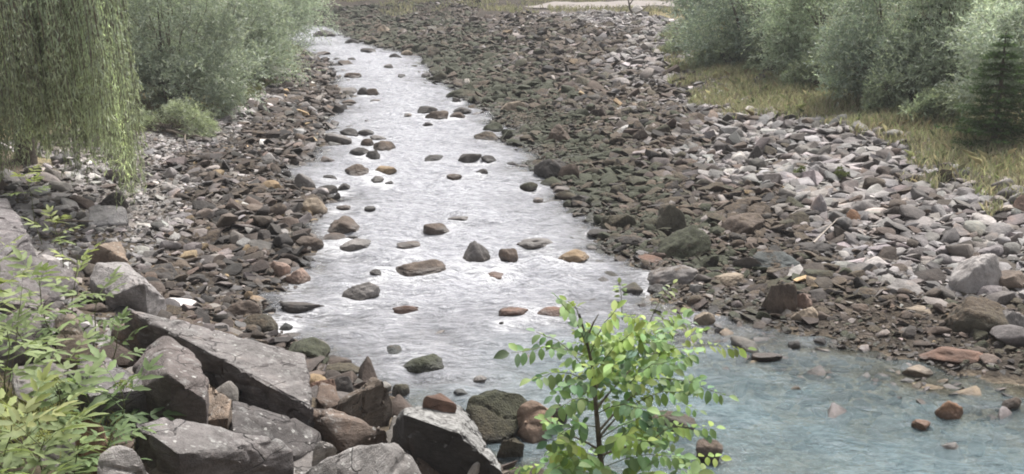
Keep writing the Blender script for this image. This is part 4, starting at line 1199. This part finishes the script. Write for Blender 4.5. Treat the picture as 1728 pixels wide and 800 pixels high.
# young spruce at the right edge: whorls of drooping boughs set with needle sprays
def spruce(base, H, rad, label):
    base = Vector(base)
    e = empty('young_spruce', base, label, 'spruce')
    V, F = tube([(0, 0, -.2), (0.02, 0, H * .5), (0, 0, H)], [.10, .06, .012], 7)
    link('trunk', mesh_np('trunk', V, F, True), M_BARK, e)
    Pn, Dn, Bn, lst = [], [], [], []
    nl = 17
    for w in range(nl):
        f = w / (nl - 1)
        z0 = H * (.04 + .92 * f) + random.uniform(-.08, .08)
        for k in range(10):
            a = 2 * math.pi * (k + (w % 2) * .5 + random.uniform(-.25, .25)) / 10
            ln = rad * (1 - f) ** .7 * random.uniform(.45, 1.25) + .12
            pts = []
            for i in range(6):
                s_ = i / 5
                pts.append(Vector((math.cos(a) * ln * s_, math.sin(a) * ln * s_, z0 - ln * (.38 * s_ - .30 * s_ * s_))))
            lst.append((pts, [.016, .013, .011, .008, .006, .003]))
            n_ = int(110 * ln) + 20
            s_ = RNG.random(n_) ** .7
            ii = np.minimum((s_ * 5).astype(int), 4)
            A = np.array([p[:] for p in pts]); B_ = A[ii] * (1 - (s_ * 5 - ii))[:, None] + A[ii + 1] * (s_ * 5 - ii)[:, None]
            side = np.where(RNG.random(n_) < .5, 1, -1)
            perp = np.array([-math.sin(a), math.cos(a), 0]); fw = np.array([math.cos(a), math.sin(a), -.1])
            out = (ln * .33 * (1.05 - s_))[:, None]
            tt = RNG.random(n_)[:, None]
            Pn.append(B_ + perp * side[:, None] * out * tt + fw * out * tt * .8 + np.array([0, 0, -.1]) * out * tt)
            Dn.append(perp * side[:, None] * .7 + fw * .6 + RNG.normal(0, .35, (n_, 3)))
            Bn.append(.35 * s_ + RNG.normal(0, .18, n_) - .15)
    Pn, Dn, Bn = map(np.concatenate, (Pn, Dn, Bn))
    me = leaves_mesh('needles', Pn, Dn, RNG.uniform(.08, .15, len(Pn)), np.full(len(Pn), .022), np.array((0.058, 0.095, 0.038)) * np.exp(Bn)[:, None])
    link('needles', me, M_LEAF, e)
    link('boughs', tubes_mesh('boughs', lst, 4), M_BARK, e)['kind'] = 'stuff'
p = at(1678, 258); spruce(p + Vector((.25, .7, 0)), 3.3, 1.35, 'young dark green spruce at right edge above scree')
p = at(1612, 190); spruce(p + Vector((.0, 2.2, 0)), 5.4, 1.5, 'taller spruce whose boughs show between silver bushes')

# ---------------------------------------------------------------- weeping willow
YW = on_plane(75, 335, 1.0)[1]
wb = Vector((*on_plane(45, 285, 1.0), 0)); wb.z = gz(wb.x, wb.y)
wil = empty('weeping_willow', wb, 'weeping willow with long hanging strands on the left bank', 'willow tree')
V, F = tube([(0, 0, -.3), (.1, .05, 1.8), (-.1, .1, 3.6), (.15, .0, 5.4)], [.30, .25, .21, .17], 10)
link('trunk', mesh_np('trunk', V, F, True), M_BARK, wil)
Pw_, Dw_, Bw_, lst, tw = [], [], [], [], []
def low_edge(u):                                                    # how far the curtain hangs, as seen
    return np.interp(u, [-80, 0, 40, 112, 130, 150, 170, 195, 214, 226], [300, 296, 290, 296, 298, 274, 296, 330, 356, 328])
rw = random.Random(12)
tress = []
for k in range(94):
    u_ = rw.uniform(-70, 205) if k < 74 else rw.uniform(150, 228)
    t_ = YW + rw.uniform(-2.0, 2.4)
    tress.append((u_, t_, rw.gauss(.03, .33)))
for (u_, y_, br) in tress:
    d_ = ray(u_, 200); tt = y_ / d_[1]
    xb = d_[0] * tt
    vb_ = float(low_edge(u_)) + (rw.uniform(-75, 0) if rw.random() < .55 else rw.uniform(-30, 12)) - (22 if y_ > YW + .5 else 0)
    d2 = ray(u_, vb_); zb = CAM_Z + d2[2] * y_ / d2[1]
    root = Vector((xb - rw.uniform(.0, .5), y_ + rw.uniform(-.3, .3), rw.uniform(5.9, 7.6)))
    limb = wobble((wb.x + .1, wb.y, 5.0), root, 4, .2, rw)
    lst.append(([q - wb for q in limb], [.09, .07, .05, .035, .02]))
    for s_ in range(9):
        off = Vector((rw.gauss(0, .13), rw.gauss(0, .13), 0))
        zend = max(zb + abs(rw.gauss(0, .6)), gz(xb, y_) + .15)
        p0 = root + off * .5 + Vector((0, 0, rw.uniform(-.3, .3))); p1 = Vector((xb + off.x * 1.4 + rw.gauss(0, .1), y_ + off.y * 1.4, zend))
        mid = p0.lerp(p1, .45) + Vector((rw.uniform(0, .28), rw.gauss(0, .1), .1))
        ts_ = np.linspace(0, 1, 7)[:, None]
        A = np.array([p0[:]]) * (1 - ts_) ** 2 + 2 * ts_ * (1 - ts_) * np.array([mid[:]]) + ts_ ** 2 * np.array([p1[:]])
        tw.append(([Vector(a) - wb for a in A], [.012, .010, .008, .007, .006, .005, .003]))
        n_ = int((p0 - p1).length * 20)
        s2 = RNG.random(n_) * 6; i2 = np.minimum(s2.astype(int), 5); fr_ = (s2 - i2)[:, None]
        B_ = A[i2] * (1 - fr_) + A[i2 + 1] * fr_ + RNG.normal(0, .035, (n_, 3))
        Pw_.append(B_); Dw_.append(np.array([0, 0, -1.0]) + RNG.normal(0, .42, (n_, 3)))
        Bw_.append(np.column_stack([br + rw.gauss(0, .1) + RNG.normal(0, .13, n_), np.clip(s2 / 6 + RNG.normal(0, .2, n_), 0, 1)]))
Pw_, Dw_, Bw_ = map(np.concatenate, (Pw_, Dw_, Bw_))
Cw = (np.array((0.33, 0.38, 0.31))[None] * (1 - Bw_[:, 1:]) + np.array((0.385, 0.42, 0.285))[None] * Bw_[:, 1:]) * np.exp(Bw_[:, :1])
me = leaves_mesh('foliage', Pw_ - np.array(wb), Dw_, RNG.uniform(.12, .22, len(Pw_)), RNG.uniform(.022, .036, len(Pw_)), Cw)
link('foliage', me, M_LEAF, wil)
link('limbs', tubes_mesh('limbs', lst, 6), M_BARK, wil)
link('hanging_twigs', tubes_mesh('hanging_twigs', tw, 3), M_TWIG, wil)
print('WILLOW', len(Pw_))

# ---------------------------------------------------------------- grass
def grass(name, P_, hmin, hmax, cols, lean=.35, wid=.02):
    n = len(P_)
    Ln = RNG.uniform(hmin, hmax, n)
    D = np.column_stack([RNG.normal(0, lean, n), RNG.normal(0, lean, n), np.ones(n)]); D /= np.linalg.norm(D, axis=1)[:, None]
    az = RNG.uniform(0, 6.28, n); Sd = np.column_stack([np.cos(az), np.sin(az), np.zeros(n)])
    bend = np.column_stack([RNG.normal(0, .3, n), RNG.normal(0, .3, n), -np.full(n, .12)])
    w = wid * RNG.uniform(.6, 1.4, n)
    m = P_ + D * (Ln * .6)[:, None]; tip = P_ + D * Ln[:, None] + bend * Ln[:, None]
    V = np.stack([P_ - Sd * w[:, None] / 2, P_ + Sd * w[:, None] / 2, m + Sd * w[:, None] * .4, tip, m - Sd * w[:, None] * .4], 1).reshape(-1, 3)
    F = (np.arange(n) * 5)[:, None] + np.array([[0, 1, 2, 3, 4]])
    me = mesh_np(name, V, F)
    C = np.array(cols)[RNG.integers(0, len(cols), n)] * np.exp(RNG.normal(0, .22, n))[:, None]
    attr_col(me, 'tint', np.repeat(C, 5, 0))
    return tag(link(name, me, M_LEAF), kind='stuff')
def clumped(xs, ys, f, seed):
    k = n2(xs * f, ys * f, seed, 2) > -.12
    return xs[k], ys[k]
yy = RNG.uniform(24, 78, 60000) ; up = -1.5 + 4.6 * RNG.random(60000) ** 1.2
xx = np.interp(yy, YR, XR) + (grass_r(yy) + up) / np.interp(yy, _yt, _cr)
k = (up > -.5) | (n2(xx * .9, yy * .9, 77) > .1)
xx, yy = xx[k], yy[k]
grass('bank_grass', np.column_stack([xx, yy, height(xx, yy)]), .18, .55, [(.40, .37, .28), (.31, .32, .21), (.43, .38, .30), (.26, .29, .18), (.38, .31, .25)], wid=.024)
yy = RNG.uniform(36, 82, 16000); up = -.3 + 2.0 * RNG.random(16000)
xx = np.interp(yy, YL, XL) - (grass_l(yy) + up) / np.interp(yy, _yt, _cl)
xx, yy = clumped(xx, yy, .9, 62)
grass('left_bank_grass', np.column_stack([xx, yy, height(xx, yy)]), .15, .45, [(.14, .15, .07), (.17, .16, .09), (.11, .13, .06)], wid=.025)
yy = RNG.uniform(84, 122, 30000); xx = RNG.uniform(-24, 20, 30000)
k = (yy > 89 + 5 * n2(xx * .2, xx * 0, 5) + np.interp(xx, [-24, -14, -4, 0, 8, 20], [19, 17, 10, 3, 4, -2])) & (np.abs(yy - (100 + .25 * xx)) > np.where(xx > 1, 5.2 * np.clip((xx + 1) / 6, 0, 1), 0))
xx, yy = clumped(xx[k], yy[k], .5, 63)
grass('far_bank_grass', np.column_stack([xx, yy, height(xx, yy)]), .25, .6, [(.30, .275, .215), (.26, .26, .18), (.33, .29, .23)], wid=.06)
# a weed among the scree
for u_, v_, lab in ((1350, 302, 'small green weed growing alone in grey scree'), (1420, 300, 'yellowish weed tuft in scree right of the green one')):
    p = at(u_, v_)
    e = empty('scree_weed', p, lab, 'plant')
    P_, D_, Bn, _ = crown_points((0, 0, .16), (.22, .2, .2), 6, 14, 6, .4)
    link('foliage', leaves_mesh('foliage', P_, D_, np.full(len(P_), .09), np.full(len(P_), .028), np.array((.115, .135, .05)) * np.exp(Bn)[:, None]), M_LEAF, e)
    V, F = tube([(0, 0, -.05), (0, .01, .2)], [.01, .004], 5)
    link('stem', mesh_np('stem', V, F, True), M_STEM, e)

# ---------------------------------------------------------------- track, driftwood and small things
ty = np.linspace(0, 1, 40)
ctr = np.column_stack([1.0 + 24 * ty, 100 + .25 * (1.0 + 24 * ty)])
V, F = [], []
for i, (a_, b_) in enumerate(ctr):
    for j in range(9):
        q = (a_, b_ + (j - 4) * 1.25 * min(1, .25 + i / 6))
        V.append((*q, float(height(*q)) + .05))
for i in range(39):
    for j in range(8):
        F.append((i * 9 + j, (i + 1) * 9 + j, (i + 1) * 9 + j + 1, i * 9 + j + 1))
tag(link('gravel_path', mesh_np('gravel_path', V, F, True), plain_material('path_gravel', (0.215, 0.19, 0.175), .95, 3, .2, .4)), kind='structure')

def stick(name, pts, r, label, mat=M_DRY, cat='driftwood', forks=()):
    base = Vector(pts[0])
    e = empty(name, base, label, cat)
    V, F = tube([Vector(p) - base for p in pts], [r * (1 - .7 * i / (len(pts) - 1)) for i in range(len(pts))], 7)
    link('stem', mesh_np('stem', V, F, True), mat, e)
    for f_ in forks:
        V, F = tube([Vector(p) - base for p in f_], [r * .55 * (1 - .6 * i / (len(f_) - 1)) for i in range(len(f_))], 6)
        link('fork', mesh_np('fork', V, F, True), mat, e)
up = lambda p, z: p + Vector((0, 0, z))
a_, b_ = up(at(1372, 428), .25), up(at(1412, 398), .42)
stick('driftwood_stick', [a_, a_.lerp(b_, .5) + Vector((.01, 0, .02)), b_], .028, 'pale straight driftwood stick lying over black slab')
a_, b_ = up(at(282, 226), .12), up(at(345, 241), .16)
stick('driftwood_branch', wobble(a_, b_, 5, .06), .06, 'brown crooked driftwood branch below the low shrub', M_TWIG, forks=[wobble(a_.lerp(b_, .5), up(at(318, 262), .2), 3, .05)])
a_, b_ = up(at(95, 395), .25), up(at(160, 398), .35)
stick('fallen_branch', wobble(a_, b_, 4, .04), .035, 'thin fallen branch on rocks behind left plants', M_TWIG)
p = at(515, 252)
stick('dead_stalk', [p, up(p, .35), up(p, .75) + Vector((.03, 0, 0))], .02, 'thin dead straw stalk standing at the left waterline')
p = at(1070, 26)
stick('bare_snag', [p, p + Vector((-.35, 0, .5)), p + Vector((-.45, .1, 1.1)), p + Vector((-.8, .1, 1.7))], .11, 'dark bare snag by the far end of the track', M_BARK,
      forks=[[p + Vector((-.4, 0, .8)), p + Vector((-.1, .1, 1.2)), p + Vector((-.05, .1, 1.5))], [p + Vector((0, 0, .1)), p + Vector((.6, .2, .35)), p + Vector((1.1, .2, .7))]])
B('boulder', 1073, 24, 26, 16, 'white', 'white boulder beside the bare snag far away')
B('boulder', 1088, 27, 16, 8, 'dark', 'dark stone right of the far white boulder')

# ---------------------------------------------------------------- leaves of the near plants
def blade(L_, W_, n=4, teeth=0.0, curl=.12, fold=.18, oval=False):
    """one leaflet along +Y, folded along its midrib; V, F"""
    V, F = [], []
    for i in range(n + 1):
        s_ = i / n
        w = (math.sin(math.pi * min(1, s_ * 1.02)) ** .75 if oval else math.sin(math.pi * s_ ** .8) ** .9) * W_ / 2 + .0004
        if teeth and 0 < i < n: w *= 1 + (teeth if i % 2 else -teeth)
        z = -curl * L_ * s_ * s_
        V += [(-w, s_ * L_, z + fold * w), (0, s_ * L_, z), (w, s_ * L_, z + fold * w)]
    for i in range(n):
        o = i * 3
        F += [(o, o + 1, o + 4, o + 3), (o + 1, o + 2, o + 5, o + 4)]
    return V, F

def add(V, F, v, f, M):
    o = len(V)
    V += [tuple(M @ Vector(p)) for p in v]; F += [tuple(i + o for i in q) for q in f]

def elder_leaf(seed):
    r_ = random.Random(seed)
    V, F = [], []
    Lr = .24
    v, f = tube([(0, 0, 0), (0, Lr * .5, -.005), (0, Lr, -.03)], [.0028, .0022, .0014], 4)
    add(V, F, v, f, Matrix.Identity(4))
    for k, s_ in enumerate((.38, .68, .97)):
        for sg in (-1, 1):
            b = blade(.125 * r_.uniform(.85, 1.15) * (1.05 - .1 * abs(k - 1)), .036, 6, .16, r_.uniform(.08, .35), .2)
            M = Matrix.Translation((0, Lr * s_, -.03 * s_ * s_)) @ Matrix.Rotation(-sg * math.radians(r_.uniform(48, 68) - 8 * k), 4, 'Z') @ Matrix.Rotation(r_.uniform(-.3, .15), 4, 'X') @ Matrix.Rotation(r_.uniform(-.3, .3), 4, 'Y')
            add(V, F, *b, M)
    add(V, F, *blade(.14, .042, 6, .16, .25, .2), Matrix.Translation((0, Lr, -.03)) @ Matrix.Rotation(r_.uniform(-.2, .1), 4, 'X'))
    me = mesh_np('leaf', V, F, False)
    me.materials.append(M_LEAF)
    return me
ELDER = [elder_leaf(k) for k in range(6)]

def aim(pos, d, upv, scale, roll=0.0):
    y_ = Vector(d).normalized()
    x_ = y_.cross(Vector(upv))
    if x_.length < 1e-3: x_ = y_.orthogonal()
    x_.normalize(); z_ = x_.cross(y_)
    R_ = Matrix((x_, y_, z_)).transposed().to_4x4()
    return Matrix.Translation(pos) @ R_ @ Matrix.Rotation(roll, 4, 'Y') @ Matrix.Diagonal((scale, scale, scale, 1))

def through(u, v, y):
    d = ray(u, v)
    return Vector((0, 0, CAM_Z)) + Vector(d) * (y / d[1])

def elder(base_px, top_px, label, tint, n_nodes=6, start=.35, scale=1.0, flower=0, tip=None, seed=0, spreadf=1.0, dry=False):
    r_ = random.Random(900 + seed)
    b = hit(*base_px); b.z -= .05
    y_ = b.y - .1
    tpt = through(*top_px, y_ - r_.uniform(0, .35))
    e = empty('leafy_plant', b, label, 'plant')
    pts = [b.lerp(tpt, i / 7) + Vector((math.sin(i * 1.3 + seed) * .02, math.cos(i + seed) * .02, 0)) for i in range(8)]
    V, F = tube([p - b for p in pts], [.011 - .0009 * i for i in range(8)], 6)
    link('stem', mesh_np('stem', V, F, True), M_STEM, e)
    for k in range(n_nodes):
        s_ = start + (1 - start) * (k + .3) / n_nodes
        i = min(int(s_ * 7), 6); p = pts[i].lerp(pts[i + 1], s_ * 7 - i)
        az = k * 1.75 + seed
        for side in (0, 1):
            if r_.random() < .08: continue
            a = az + math.pi * side + r_.uniform(-.35, .35)
            el = r_.uniform(.05, .55) + (.35 if k >= n_nodes - 2 else 0)
            d = Vector((math.cos(a) * math.cos(el), math.sin(a) * math.cos(el), math.sin(el)))
            o = link('leaf', ELDER[r_.randrange(6)], None, e)
            o.matrix_basis = Matrix.Translation(-b) @ aim(p, d, (0, 0, 1), scale * 1.9 * r_.uniform(.75, 1.15), r_.uniform(-.3, .3))
            f_ = k / max(1, n_nodes - 1)
            c = np.array(tint) * (1 - f_) + np.array(tip or tint) * f_
            o['tint'] = [float(x) for x in c * math.exp(r_.gauss(0, .16))]
    if flower:
        V, F = [], []
        iv, if_ = ico(1)
        for _ in range(110):
            q = Vector((r_.gauss(0, .035), r_.gauss(0, .035), r_.uniform(0, .085)))
            q.x *= 1.3 - q.z * 8; q.y *= 1.3 - q.z * 8
            s_ = r_.uniform(.004, .009)
            add(V, F, [tuple(x * s_ for x in p_) for p_ in iv], if_.tolist(), Matrix.Translation(tpt - b + q))
        o = link('flower_head', mesh_np('flower_head', V, F, True), M_LEAF, e)
        o['tint'] = [.30, .32, .10]
        o['kind'] = 'stuff'
    return e
GRN, YGR, LGR, DGR = (.15, .205, .09), (.31, .35, .13), (.22, .27, .125), (.105, .16, .08)
elder((72, 420), (42, 292), 'yellow-green leafy tuft above the grey rock at left', LGR, 3, .72, .85, tip=YGR, seed=1)
elder((118, 500), (92, 372), 'light green tuft with bare stem under willow curtain', LGR, 3, .7, .8, tip=(.26, .29, .13), seed=2)
elder((-10, 520), (2, 400), 'yellow-green plant half cut by left frame edge, upper', LGR, 4, .5, .85, tip=YGR, seed=3)
elder((150, 615), (168, 490), 'tall green plant whose fan touches the largest slab', GRN, 5, .5, .95, tip=LGR, seed=4)
elder((100, 620), (62, 470), 'tall green plant left of the fan over largest slab', GRN, 5, .45, .9, tip=LGR, seed=5)
elder((120, 600), (128, 430), 'slender light plant between the two tall green ones', LGR, 3, .6, .8, tip=YGR, seed=6)
elder((105, 760), (95, 648), 'plant with yellow flower buds at left', GRN, 5, .4, .95, flower=1, tip=LGR, seed=7)
elder((200, 745), (208, 655), 'dark-leaved plant with pale flower buds by leaning block', DGR, 5, .3, .95, flower=1, tip=GRN, seed=8)
elder((150, 730), (150, 660), 'bushy dark-leaved plant in the middle of left clump', DGR, 4, .3, .95, tip=GRN, seed=9)
elder((60, 850), (75, 742), 'broad bright green plant at bottom left corner', GRN, 6, .2, 1.05, tip=(.23, .27, .12), flower=1, seed=10)
elder((140, 860), (128, 752), 'lowest green plant near rounded pale boulder', DGR, 5, .2, 1.0, tip=LGR, seed=11)
elder((5, 830), (15, 720), 'yellowing plant in bottom left corner', LGR, 5, .3, 1.0, tip=(.27, .28, .13), seed=12)
elder((10, 700), (12, 560), 'pale green plant half cut by left frame edge, lower', LGR, 5, .4, .9, tip=LGR, seed=13)
elder((60, 655), (30, 555), 'green plant low among rocks at left edge', GRN, 4, .4, .85, tip=LGR, seed=14)
elder((95, 690), (120, 600), 'green plant between flat slate slab and left stones', GRN, 4, .4, .9, tip=LGR, seed=15)
elder((40, 790), (50, 690), 'pale green plant in the thick of left clump', LGR, 5, .25, 1.0, tip=YGR, seed=16)
elder((180, 830), (185, 735), 'dark green sprig before the rounded pale boulder', DGR, 4, .3, .8, tip=GRN, seed=17)
elder((100, 880), (40, 800), 'bright green plant at very bottom left', GRN, 6, .15, 1.1, tip=LGR, seed=18)
elder((-20, 600), (-5, 480), 'leafy plant mostly outside left frame edge', LGR, 5, .4, 1.0, tip=YGR, seed=19)
elder((190, 640), (195, 560), 'small green sprig hanging before dark wedged rock', GRN, 3, .4, .75, tip=GRN, seed=20)
# ground cover in the corner
p0 = at(20, 740)
xx = p0.x + RNG.normal(-.4, .6, 2500); yy = p0.y + RNG.normal(.0, .5, 2500)
grass('corner_grass', np.column_stack([xx, yy, height(xx, yy) + .05]), .1, .32, [(.3, .29, .12), (.36, .33, .18), (.22, .25, .1)], wid=.012)
for (b0, t0, lab) in (((8, 690), (38, 480), 'dry brown stalk rising at left edge of plants'), ((152, 690), (164, 570), 'thin pale dead stalk before the flat slate slab')):
    b_ = hit(*b0); tp = through(*t0, b_.y - .1)
    stick('dead_stalk', [b_, b_.lerp(tp, .5) + Vector((.02, 0, 0)), tp], .008, lab, M_TWIG)

# ---------------------------------------------------------------- the sapling before the pool
SY = 5.6
sb = Vector((through(1012, 900, SY).x, SY, 0)); sb.z = gz(sb.x, sb.y)
sap = empty('young_tree', sb, 'leafy green sapling with rounded leaflets rising before the pool', 'sapling')
trunk = [sb + Vector((0, 0, -.1)), through(1030, 980, SY), through(1022, 860, SY), through(1012, 760, SY), through(1006, 690, SY), through(1000, 620, SY), through(990, 575, SY), through(978, 530, SY)]
V, F = tube([p - sb for p in trunk], [.03, .026, .021, .016, .0125, .0095, .007, .004], 8)
link('trunk', mesh_np('trunk', V, F, True), M_BARK, sap)
LEAFLET = []
for k in range(4):
    v, f = blade(1.0, .44 + .06 * k, 5, 0, .10 + .08 * k, .22 + .1 * (k % 2), True)
    me = mesh_np('leaflet', v, f, False); me.materials.append(M_LEAF); LEAFLET.append(me)
rs = random.Random(5)
nleaf = 0
VX, FX, CX = [], [], []
def compound(pts, n_pair, size, tint, as_parts=True):
    """a pinnate leaf: rachis (part) with paired leaflets (sub-parts)"""
    global nleaf
    pts = [Vector(p) for p in pts]
    if as_parts:
        V, F = tube([p - sb for p in pts], [.0032 - .0005 * i for i in range(len(pts))], 5)
        ra = link('leaf', mesh_np('leaf', V, F, True), M_STEM, sap)
    def pt(s_):
        q = s_ * (len(pts) - 1); i = min(int(q), len(pts) - 2)
        return pts[i].lerp(pts[i + 1], q - i), (pts[i + 1] - pts[i]).normalized()
    slots = [(.22 + .72 * (k + .5) / n_pair, sg) for k in range(n_pair) for sg in (-1, 1)] + [(1.0, 0)]
    for s_, sg in slots:
        p, d = pt(s_)
        upv = Vector((rs.uniform(-.35, .35), -.45 + rs.uniform(-.3, .3), 1)).normalized()
        side = d.cross(upv).normalized()
        dd = d if sg == 0 else (d * rs.uniform(.25, .6) + side * sg + Vector((0, 0, rs.uniform(-.75, -.05))))
        M = aim(p + dd.normalized() * .006, dd, upv, 1.2 * size * rs.uniform(.8, 1.15), rs.uniform(-.4, .4))
        c = np.array(tint) * math.exp(rs.gauss(0, .22)) * np.array((math.exp(rs.gauss(-.03, .08)), 1, math.exp(rs.gauss(.1, .15))))
        if as_parts:
            o = link('leaflet', LEAFLET[rs.randrange(4)], None, ra)
            o.matrix_basis = Matrix.Translation(-sb) @ M
            o['tint'] = [float(x) for x in c]
            nleaf += 1
        else:
            v, f = blade(1.0, .6, 4, 0, .15, .25, True)
            add(VX, FX, v, f, Matrix.Translation(-sb) @ M); CX.extend([tuple(c)] * len(v))
YL_, GL_, BL_ = (.31, .40, .13), (.22, .315, .13), (.15, .23, .115)
def arc(a, b, sag):
    a, b = Vector(a), Vector(b)
    m = a.lerp(b, .5) + Vector((0, 0, sag))
    return [a, a.lerp(m, .55) + Vector((0, 0, sag * .15)), m.lerp(b, .15), m.lerp(b, .6) - Vector((0, 0, sag * .1)), b]
# the sprays one can follow in the photograph: from, to, depth offsets, pairs, colour
for (u0, v0, u1, v1, y0, y1, n_p, sz, tn) in [
        (985, 600, 862, 596, 0, -.15, 5, .085, GL_), (985, 640, 898, 640, 0, -.2, 4, .085, GL_), (985, 620, 905, 560, 0, .1, 4, .075, GL_),
        (992, 590, 945, 508, 0, -.15, 4, .08, GL_), (980, 545, 958, 508, 0, .05, 2, .075, YL_), (995, 600, 1040, 522, 0, -.1, 5, .08, YL_), (1000, 640, 1068, 560, 0, -.1, 5, .085, YL_),
        (1000, 650, 1085, 600, 0, .25, 5, .08, GL_), (1090, 600, 1260, 588, .2, .35, 9, .062, (.27, .33, .1)), (1080, 640, 1228, 668, .15, .1, 7, .075, GL_), (1060, 560, 1168, 545, .35, .5, 6, .06, (.25, .29, .15)),
        (1050, 540, 1046, 480, .45, .5, 4, .045, (.2, .26, .1)), (1090, 560, 1135, 480, .5, .6, 5, .05, (.26, .29, .17)), (1000, 680, 940, 690, 0, -.1, 3, .085, GL_),
        (1005, 720, 925, 745, 0, -.15, 4, .085, BL_), (1005, 700, 1090, 690, 0, -.25, 5, .085, GL_), (1010, 760, 1100, 745, 0, -.2, 5, .085, YL_), (1012, 770, 935, 790, 0, -.1, 4, .085, GL_),
        (1012, 740, 1130, 700, 0, .05, 6, .08, BL_), (1015, 790, 1150, 770, 0, -.1, 6, .085, GL_), (1060, 690, 1160, 660, .1, .0, 5, .08, GL_), (1018, 820, 1120, 810, 0, -.3, 5, .09, YL_), (1018, 830, 950, 800, 0, -.2, 4, .09, GL_),
        (1060, 650, 1130, 610, .1, -.1, 5, .08, GL_), (1015, 780, 1060, 730, 0, -.3, 4, .085, YL_), (1004, 660, 1040, 610, 0, -.25, 4, .085, YL_), (1100, 745, 1165, 720, .0, .1, 4, .08, YL_)]:
    compound(arc(through(u0, v0, SY + y0), through(u1, v1, SY + y1), .05), n_p + 1, sz * .78, tn)
lst = []
for (u0, v0, u1, v1, y0, y1) in [(1006, 690, 1090, 600, 0, .25), (1008, 730, 1100, 640, 0, .2), (1012, 770, 1110, 745, 0, 0), (1010, 740, 1060, 690, 0, .1), (1004, 660, 1060, 560, 0, .4), (1012, 760, 940, 730, 0, 0), (990, 575, 1010, 530, 0, 0)]:
    lst.append(([p - sb for p in arc(through(u0, v0, SY + y0), through(u1, v1, SY + y1), .02)], [.008, .006, .0045, .003, .0015]))
for l_ in lst:
    V, F = tube(*l_, 6)
    link('branch', mesh_np('branch', V, F, True), M_TWIG, sap)
# the thick of the crown behind and below them
cr = [(1020, 590, 45, 50), (1115, 585, 60, 35), (1040, 640, 60, 70), (1090, 690, 75, 60), (1060, 760, 95, 60), (970, 770, 50, 40), (1110, 600, 50, 40), (1130, 760, 50, 45)]
for k in range(126):
    cu, cv, ru, rv = cr[k % len(cr)] if k < 96 else cr[2]
    a = rs.uniform(0, 6.28); q = rs.random() ** .5
    u0, v0 = cu + ru * q * math.cos(a), cv + rv * q * math.sin(a)
    b = rs.uniform(-.6, 3.7)
    y_ = SY + rs.uniform(-.15, .5)
    compound(arc(through(u0, v0, y_), through(u0 + 62 * math.cos(b), v0 - 42 * math.sin(b), y_ + rs.uniform(-.2, .2)), .03), rs.choice((3, 4, 5, 6)), rs.uniform(.038, .058), rs.choice([YL_, GL_, GL_, BL_, (.27, .34, .09)]), as_parts=nleaf < 288)
for k in range(30):
    u0, v0, y_ = rs.uniform(950, 1140), rs.uniform(800, 960), SY + rs.uniform(-.3, .4)
    b = rs.uniform(-.6, 3.7)
    compound(arc(through(u0, v0, y_), through(u0 + 62 * math.cos(b), v0 - 42 * math.sin(b), y_ + rs.uniform(-.2, .2)), .03), 4, .08, rs.choice([GL_, GL_, BL_]), as_parts=False)
me = mesh_np('foliage', VX, FX); attr_col(me, 'tint', CX)
o = link('foliage', me, M_LEAF, sap); o['kind'] = 'stuff'
print('LEAFLETS', nleaf, len(FX))

# ---------------------------------------------------------------- thin valley air
bm = bmesh.new()
bmesh.ops.create_cube(bm, size=1.0, matrix=Matrix.Translation((0, 440, 8.5)) @ Matrix.Diagonal((1800, 2600, 25, 1)))
me = bpy.data.meshes.new('haze'); bm.to_mesh(me); bm.free()
t = NT('haze'); t.N.remove(t.p)
pv_ = t.n('VolumePrincipled'); pv_.inputs['Density'].default_value = 0.0006; pv_.inputs['Color'].default_value = (.93, .94, .97, 1)
t.l(pv_.outputs[0], t.out.inputs['Volume'])
tag(link('haze', me, t.m), kind='stuff')
